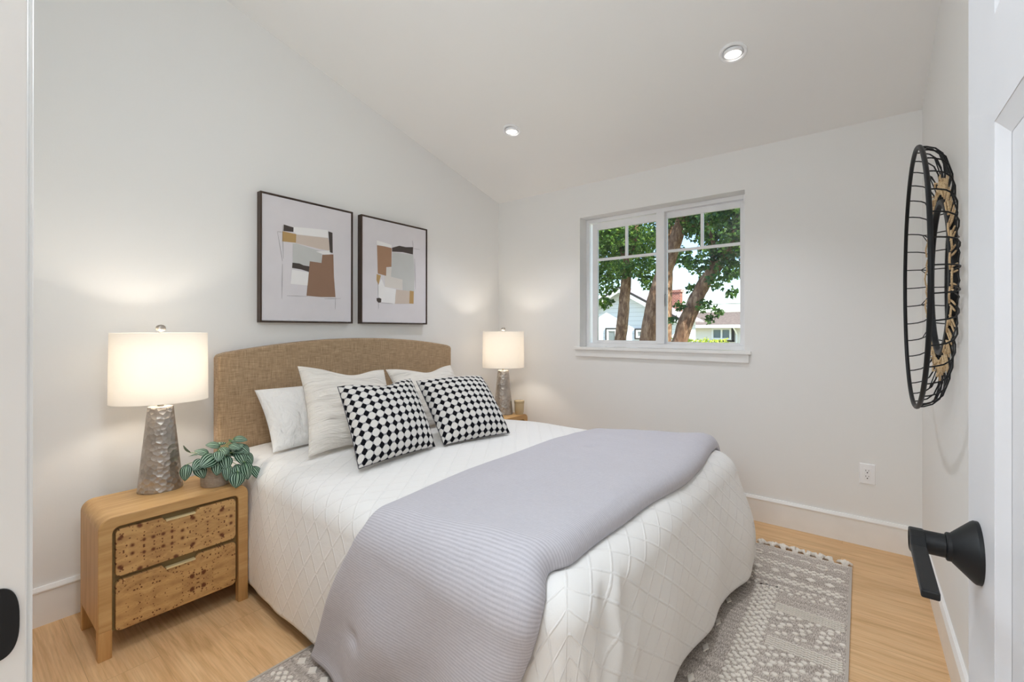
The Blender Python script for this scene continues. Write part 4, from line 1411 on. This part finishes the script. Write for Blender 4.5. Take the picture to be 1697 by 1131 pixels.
def strip(pts, w=0.008, zt=0.0095):
    for (xa, ya), (xb, yb) in zip(pts, pts[1:]):
        dx, dy = xb - xa, yb - ya; l = math.hypot(dx, dy); nx, ny = -dy / l * w / 2, dx / l * w / 2
        vs = [(xa + nx, ya + ny), (xa - nx, ya - ny), (xb - nx, yb - ny), (xb + nx, yb + ny)]
        V = [(x, y, 0.0055) for x, y in vs] + [(x, y, zt) for x, y in vs]
        rug.add(V, [(4, 5, 6, 7)] + [(i, (i + 1) % 4, 4 + (i + 1) % 4, 4 + i) for i in range(4)], 1)
def motif_end(sg, ye):
    """rows of pile motifs across one short end; ye = rug end, sg = direction inwards"""
    Y = lambda d: ye + sg * d
    x = RX0 + 0.06
    while x < RX1 - 0.03:                                   # little arcs
        strip([(x - 0.022, Y(0.092)), (x - 0.012, Y(0.078)), (x + 0.012, Y(0.078)), (x + 0.022, Y(0.092))], 0.010)
        if int((x - RX0) / 0.072) % 4 == 0: strip([(x - 0.02, Y(0.108)), (x - 0.01, Y(0.120)), (x + 0.012, Y(0.120)), (x + 0.022, Y(0.108))], 0.010)
        x += 0.0725
    for d0 in (0.188, 0.348):                               # two chains
        x = RX0 + 0.03; k = 0
        while x < RX1 - 0.03:
            lozenge(x, Y(d0 + (-0.015, 0.0, 0.015, 0.0)[k % 4]), 0.020, 0.017)
            if k % 4 in (0, 2): lozenge(x, Y(d0 - (-0.015, 0, 0.015, 0)[k % 4]), 0.020, 0.017)
            x += 0.0165; k += 1
    x = RX0 + 0.05
    while x < RX1 - 0.03:                                   # diamonds between them
        diamond(x, Y(0.268), 0.044, 0.040); x += 0.075
    x = RX0 + 0.07
    while x < RX1 - 0.05:                                   # flowers
        for a in range(5):
            ang = 2 * PI * a / 5 + PI / 2
            lozenge(x + 0.024 * math.cos(ang), Y(0.435 + 0.02 * math.sin(ang) * 1.0), 0.018, 0.016)
        lozenge(x + 0.037, Y(0.47), 0.02, 0.018); lozenge(x + 0.037, Y(0.405), 0.02, 0.016) if rr_.random() < 0.6 else None
        x += 0.087
motif_end(-1, RY1)
motif_end(1, RY0)
# long side panels
def side_panel(xa, xb, flip):
    # dense zigzag column on the inside edge
    k = 0; y = RY0 + 0.47
    cx0 = xa + 0.03 if not flip else xb - 0.10
    while y < RY1 - 0.44:
        for q in range(4):
            lozenge(cx0 + 0.008 + q * 0.0215 + (0.006 if k % 2 else -0.004), y + (0.005 if q % 2 else -0.006), 0.019, 0.017)
        y += 0.0222; k += 1
    x0, x1 = (xa + 0.125, xb - 0.008) if not flip else (xa + 0.008, xb - 0.125)
    y = RY1 - 0.607; n = 0
    while y > RY0 + 0.55:
        for r_ in range(5):                                  # zigzag band
            yy = y + 0.027 - r_ * 0.0140
            pts = []; x = x0; k = 0
            while x < x1:
                pts.append((x, yy + (0.0030 if k % 2 else -0.0030))); x += 0.0105; k += 1
            strip(pts, 0.0058)
        # scattered lozenges below it in stepped rows
        for row, (dy, sh) in enumerate(((0.058, 0.0), (0.090, 0.02), (0.125, 0.04), (0.160, 0.01), (0.200, 0.03))):
            x = x0 + sh
            while x < x1 - 0.01:
                lozenge(x, y - dy, 0.021, 0.018)
                if x + 0.024 < x1 - 0.008: lozenge(x + 0.024, y - dy + 0.013, 0.021, 0.018)
                x += 0.078 if row % 2 else 0.066
        y -= 0.268
side_panel(2.255, RX1, False)
side_panel(RX0, 1.389, True)
y = RY0 + 0.30
while y < RY1 - 0.42:
    diamond(2.205, y, 0.026, 0.060); diamond(1.44, y, 0.026, 0.060); y += 0.19
rug_o = rug.build('area_rug', [rug_m, cream_m, bind_m])
tag(rug_o, 'grey woven area rug with raised cream motifs and a tasselled end under the bed', 'rug')
def tassel(x, y, sg, seed):
    r = random.Random(seed)
    m = MB()
    for k in range(5):
        a = r.uniform(-0.9, 0.9)
        L = r.uniform(0.030, 0.050)
        dx, dy = math.sin(a) * L, sg * math.cos(a) * L * 0.85
        m.tube([(x - 0.008 + 0.004 * k, y, 0.006), (x + dx * 0.5, y + dy * 0.6, 0.017 + r.uniform(0, 0.006)), (x + dx, y + dy, 0.0095), (x + dx * 1.25 + r.uniform(-0.012, 0.012), y + dy * 1.05, 0.006)], [0.005, 0.0095, 0.009, 0.003], 7)
    return m
k = 0
x = RX0 + 0.02
while x < RX1 + 0.005:
    tassel(x, RY1 + 0.002, 1, k).build('tassel', cream_m, rug_o, smooth=True); 
    x += 0.0545; k += 1

# ================================================================== OUTSIDE
bark_m = m_bark()
leaf_a = m_leaves('maple_leaves_bright', '#22390F', '#466E22', '#A9C85A')  # both leaf ramps put shadowed greens and sunlit highlights into the colour
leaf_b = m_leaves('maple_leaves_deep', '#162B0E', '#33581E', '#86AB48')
GZ = -1.0
mb = MB(); mb.box(-40, 30, D + 0.6, 70, GZ - 0.2, GZ); struct(mb.build('lawn_ground', m_grass()))
mb = MB(); mb.box(-4, 5, D + 0.2, 5.4, GZ - 0.1, GZ + 0.05); struct(mb.build('bounce_ground', simple('pale_bounce', '#E4DFD6', 0.9)))  # unseen pale slab added to bounce sunlight up into the window reveals

def tree(name, label, trunk, radii, branches, clusters, mat, per, base_xy, group='trees outside the window', lsize=0.07):
    t = thing(name, label, 'tree', (base_xy[0], base_xy[1], GZ), 0, group)
    B = Vector((base_xy[0], base_xy[1], GZ))
    m = MB()
    def wob(path, rs):
        P = []; R = []
        for i in range(len(path) - 1):
            a, b = Vector(path[i]), Vector(path[i + 1])
            for q in range(6):
                s = q / 6
                p = a.lerp(b, s); P.append(p + Vector((nz(p.x * 3, p.z * 3, 1), nz(p.y * 3, p.z * 3, 5), 0)) * 0.02 - B)
                R.append((rs[i] * (1 - s) + rs[i + 1] * s) * (1 + 0.10 * nz(p.z * 5, i, q)))
        P.append(Vector(path[-1]) - B); R.append(rs[-1])
        return P, R
    P, R = wob(trunk, radii); m.tube(P, R, 14)
    m.build('trunk', bark_m, t, smooth=True)
    for path, rs in branches:
        m = MB(); P, R = wob(path, rs); m.tube(P, R, 8); m.build('branch', bark_m, t, smooth=True)
    m = MB(); r = random.Random(len(name) + int(base_xy[0] * 10))
    for cx, cy, cz, cr in clusters:
        n = int(per * (cr / 0.25) ** 2) + 8
        for k in range(n):
            while True:
                d = Vector((r.uniform(-1, 1), r.uniform(-1, 1), r.uniform(-1, 1)))
                if d.length < 1: break
            p = Vector((cx, cy, cz)) + Vector((d.x * cr * 1.2, d.y * cr * 2.2, d.z * cr * 1.1)) - B
            s = lsize * r.uniform(0.6, 1.15)
            ax = Vector((r.gauss(0, 1), r.gauss(0, 1), r.gauss(-0.5, 0.7))).normalized()
            nn = Vector((r.gauss(0, 1), r.gauss(-0.5, 1), r.gauss(0.8, 0.6)))
            nn = (nn - ax * nn.dot(ax))
            if nn.length < 0.05: nn = ax.orthogonal()
            nn.normalize(); sd = ax.cross(nn)
            # five-pointed maple-like outline folded along the middle
            A = [p, p + sd * s * 0.50 + ax * s * 0.25 - nn * s * 0.08, p + sd * s * 0.26 + ax * s * 0.55, p + ax * s - nn * s * 0.12, p - sd * s * 0.26 + ax * s * 0.55, p - sd * s * 0.50 + ax * s * 0.25 - nn * s * 0.08]
            m.add(A, [(0, 1, 2, 3), (0, 3, 4, 5)])
    m.build('foliage', mat, t)
    return t
tree('leafy_tree', 'tree with an upright trunk seen in the left window pane',
     [(-1.05, 8.0, GZ), (-0.95, 8.0, 0.7), (-0.931, 8.0, 1.006), (-0.871, 8.0, 1.533), (-0.815, 8.0, 2.1), (-0.787, 8.0, 2.666), (-0.70, 8.05, 3.3)], [0.16, 0.12, 0.112, 0.105, 0.10, 0.07, 0.03],
     [([(-0.80, 8.0, 2.3), (-0.95, 8.1, 2.8), (-1.15, 8.1, 3.3)], [0.06, 0.045, 0.02]), ([(-0.79, 8.0, 2.5), (-0.6, 7.9, 2.9), (-0.5, 7.9, 3.5)], [0.05, 0.04, 0.02])],
     [(-1.28, 8.0, 3.13, 0.35), (-0.91, 8.0, 2.97, 0.32), (-1.28, 8.0, 2.6, 0.29), (-1.28, 8.0, 2.13, 0.21), (-1.24, 8.0, 1.76, 0.11), (-0.55, 8.0, 2.87, 0.28), (-0.49, 8.0, 2.36, 0.22), (-0.79, 7.75, 2.33, 0.16), (-0.38, 8.0, 2.10, 0.12), (-1.48, 8.0, 3.57, 0.36), (-0.79, 8.0, 3.58, 0.34), (-1.9, 8.1, 3.0, 0.4), (-1.9, 8.2, 3.8, 0.45), (-1.75, 8.1, 2.4, 0.28)],
     leaf_a, 620, (-1.05, 8.0))
tree('leafy_tree', 'tree with the thick leaning trunk behind the window mullion',
     [(-0.30, 7.0, GZ), (-0.08, 7.0, 0.6), (-0.018, 7.0, 1.041), (0.085, 7.0, 1.636), (0.205, 7.0, 2.0), (0.374, 7.0, 2.456), (0.50, 7.0, 2.832), (0.66, 7.05, 3.3), (0.85, 7.1, 4.0)], [0.19, 0.15, 0.13, 0.118, 0.115, 0.105, 0.095, 0.08, 0.04],
     [([(0.40, 7.0, 2.6), (0.60, 7.0, 2.75), (0.95, 6.9, 2.85)], [0.05, 0.035, 0.015]), ([(0.30, 7.0, 2.25), (0.15, 7.1, 2.7), (0.05, 7.2, 3.2)], [0.05, 0.035, 0.015])],
     [(0.56, 6.9, 3.02, 0.20), (0.76, 7.0, 2.72, 0.17), (0.88, 7.0, 2.92, 0.22), (0.24, 7.2, 3.12, 0.15), (0.95, 7.0, 3.15, 0.31), (0.5, 7.2, 3.6, 0.4), (1.1, 7.2, 3.7, 0.4), (0.55, 7.1, 2.30, 0.08)],
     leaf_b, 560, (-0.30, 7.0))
tree('leafy_tree', 'tree with a trunk slanting right across the right window pane',
     [(0.35, 6.0, GZ), (0.65, 6.0, 0.55), (0.79, 6.0, 1.065), (0.988, 6.0, 1.60), (1.127, 6.0, 1.83), (1.27, 6.0, 2.03), (1.42, 6.0, 2.30), (1.6, 6.0, 2.8)], [0.14, 0.11, 0.098, 0.09, 0.083, 0.07, 0.055, 0.03],
     [([(1.20, 6.0, 1.93), (1.22, 5.95, 2.3), (1.15, 5.9, 2.6)], [0.035, 0.025, 0.012]), ([(1.3, 6.0, 2.1), (1.45, 5.9, 2.15), (1.6, 5.9, 2.1)], [0.04, 0.025, 0.012])],
     [(1.3, 6.0, 2.57, 0.22), (1.41, 6.0, 2.26, 0.20), (1.19, 5.95, 2.14, 0.13), (1.41, 5.9, 1.97, 0.13), (1.29, 5.9, 1.82, 0.09), (0.98, 6.0, 2.06, 0.10), (0.94, 6.05, 1.77, 0.06), (0.84, 5.9, 1.54, 0.06), (1.09, 6.0, 1.54, 0.08), (1.17, 6.0, 1.38, 0.06), (1.44, 6.0, 1.68, 0.06), (1.27, 6.0, 1.46, 0.06), (0.72, 5.95, 1.36, 0.05), (1.64, 6.0, 2.29, 0.25), (1.41, 6.0, 2.83, 0.26), (1.9, 6.0, 2.6, 0.35), (1.7, 6.1, 3.2, 0.4), (1.12, 6.05, 2.36, 0.10)],
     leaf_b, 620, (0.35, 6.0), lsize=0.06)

tree('leafy_tree', 'large dark tree crown filling the sky behind the nearer trees',
     [(-1.2, 11.0, GZ), (-1.1, 11.0, 2.5), (-1.0, 11.0, 5.0)], [0.2, 0.16, 0.05], [],
     [(-2.3, 11, 3.6, 0.55), (-1.5, 11, 3.9, 0.5), (-0.6, 11, 4.0, 0.45), (-2.6, 11, 2.9, 0.35), (-1.7, 11, 3.1, 0.28), (0.3, 11, 4.1, 0.5), (0.1, 11, 3.2, 0.28), (0.7, 11, 3.3, 0.4), (0.45, 11, 2.6, 0.22), (-0.75, 11, 3.0, 0.22), (-0.2, 11, 2.6, 0.16), (-2.9, 11.2, 3.8, 0.6), (1.2, 11.2, 3.9, 0.6)],
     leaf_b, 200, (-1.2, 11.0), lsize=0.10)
# white gabled house
siding_m = m_siding('white_siding', '#E4E8EF')
trimo_m = simple('exterior_white_trim', '#F4F4F4', 0.5)
dkt_m = simple('exterior_dark_trim', '#35302F', 0.6)
shingle_m = m_roof('grey_shingle', '#8E868A', '#B4ACAE')
shingle_b = m_roof('brown_shingle', '#6E615A', '#94857B')
pane_m = simple('far_window_glass', '#78858A', 0.1)
h = thing('white_house', 'white gabled house with a brick chimney behind the trees', 'house', (-4.45, 16, GZ))
PKZ, HX, OV, DP = 2.80 - GZ, 2.05, 0.26, 2.2
sl = 0.553
EVZ = PKZ - sl * HX
m = MB(); m.prism([(-HX, 0), (HX, 0), (HX, EVZ - 0.02), (0, PKZ - 0.02), (-HX, EVZ - 0.02)], 'y', 0, DP); m.build('wall', siding_m, h)
m = MB()
for sg in (-1, 1):
    a = [(0, PKZ), (sg * (HX + OV), PKZ - sl * (HX + OV)), (sg * (HX + OV), PKZ - sl * (HX + OV) + 0.06), (0, PKZ + 0.06)]
    m.prism(a, 'y', -0.30, DP + 0.2)
m.build('roof', shingle_m, h)
m = MB()
for sg in (-1, 1):
    a = [(0, PKZ - 0.17), (sg * (HX + OV), PKZ - sl * (HX + OV) - 0.17), (sg * (HX + OV), PKZ - sl * (HX + OV) - 0.02), (0, PKZ - 0.02)]
    m.prism(a, 'y', -0.34, -0.29)
m.build('fascia', trimo_m, h)
m = MB()
for sg in (-1, 1):
    a = [(0, PKZ - 0.02), (sg * (HX + OV), PKZ - sl * (HX + OV) - 0.02), (sg * (HX + OV), PKZ - sl * (HX + OV) + 0.065), (0, PKZ + 0.065)]
    m.prism(a, 'y', -0.345, -0.295)
m.build('roof_edge', dkt_m, h)
m = MB(); m.box(1.35, 1.66, 1.55, 1.85, EVZ, 2.78 - GZ); m.box(1.31, 1.70, 1.51, 1.89, 2.68 - GZ, 2.78 - GZ); m.build('chimney', m_brick(), h)
for xa, xb, za, zb in ((-0.68, -0.16, 1.45, 2.30), (0.50, 1.00, 1.88, 2.28)):
    m = MB(); frame_ring(m, xa, xb, za, zb, 0.05, -0.06, 0.01); f_ = m.build('window', dkt_m, h)
    m = MB(); frame_ring(m, xa + 0.05, xb - 0.05, za + 0.05, zb - 0.05, 0.07, -0.05, 0.0); m.build('sash', trimo_m, f_)
    m = MB(); m.box(xa + 0.1, xb - 0.1, -0.02, 0.0, za + 0.1, zb - 0.1); m.build('pane', pane_m, f_)
# lower brown-roofed house
h2 = thing('brown_roofed_house', 'low white house with a brown shingle roof at the right of the window', 'house', (-2.6, 24, GZ))
EV2 = 1.42 - GZ
m = MB(); m.box(-2.2, 3.2, 0, 6, 0, EV2); m.build('wall', simple('cream_stucco', '#EFEBE4', 0.8), h2)
m = MB(); m.prism([(-0.45, EV2 - 0.06), (6.4, EV2 - 0.06), (6.4, EV2 + 0.06), (3.0, EV2 + 0.80), (2.6, EV2 + 0.80), (-0.45, EV2 + 0.04)], 'x', -2.5, 3.5); m.build('roof', shingle_b, h2)
m = MB(); m.box(-2.5, 3.5, -0.48, -0.44, EV2 - 0.09, EV2 + 0.06); m.build('gutter', trimo_m, h2)
m = MB(); m.tube([(0.42, -0.40, EV2 - 0.02), (0.50, -0.2, EV2 - 0.25), (0.52, -0.05, EV2 - 0.4), (0.52, -0.05, 0.1)], 0.04, 8); m.build('downspout', trimo_m, h2)
m = MB(); frame_ring(m, -0.62, 0.28, 1.75, 2.32, 0.08, -0.10, 0.0); f_ = m.build('window', trimo_m, h2)
m = MB(); m.box(-0.20, -0.12, -0.09, 0.0, 1.80, 2.28); m.build('mullion', trimo_m, f_)
m = MB(); m.box(-0.58, 0.24, -0.03, 0.0, 1.79, 2.28); m.build('pane', pane_m, f_)
m = MB(); m.box(0.30, 0.42, -0.05, 0.0, 1.68, 2.36); m.box(-0.70, 0.42, -0.05, 0.0, 1.64, 1.72); m.build('dark_trim', dkt_m, h2)
# hedge
hg = thing('hedge', 'yellow-green clipped hedge in front of the brown-roofed house', 'hedge', (-0.55, 12, GZ))
m = MB(); r = random.Random(3)
for k in range(2600):
    p = Vector((r.uniform(-0.75, 0.62), r.uniform(-0.3, 0.3), r.uniform(1.2, 1.97) + 0.07 * nz(k * 0.01, 0, 0)))
    p.z += 0.06 * nz(p.x * 5, p.y * 5, 0.0)
    s = r.uniform(0.04, 0.07)
    a = Vector((r.gauss(0, 1), r.gauss(0, 1), r.gauss(0.5, 1))).normalized(); b = a.orthogonal().normalized()
    m.add([p, p + b * s * 0.4 + a * s * 0.5, p + a * s, p - b * s * 0.4 + a * s * 0.5], [(0, 1, 2, 3)])
m.build('foliage', m_leaves('hedge_leaves', '#7E9A22', '#B4C53A', '#DCE36A'), hg)
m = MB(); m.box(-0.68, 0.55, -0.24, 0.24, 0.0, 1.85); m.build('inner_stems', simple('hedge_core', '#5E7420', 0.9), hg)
# utility wires
m = MB()
for dz in (0.0,):
    m.tube([(-14 + i * 2.0, 26.0, 2.66 - 0.03 * math.sin(PI * i / 12) + dz) for i in range(13)], 0.018, 6)
tag(m.build('utility_wire', dkt_m), 'thin dark overhead wire above the brown roof', 'wire')
# roof over the room keeps sunlight out (outer skin of this house)
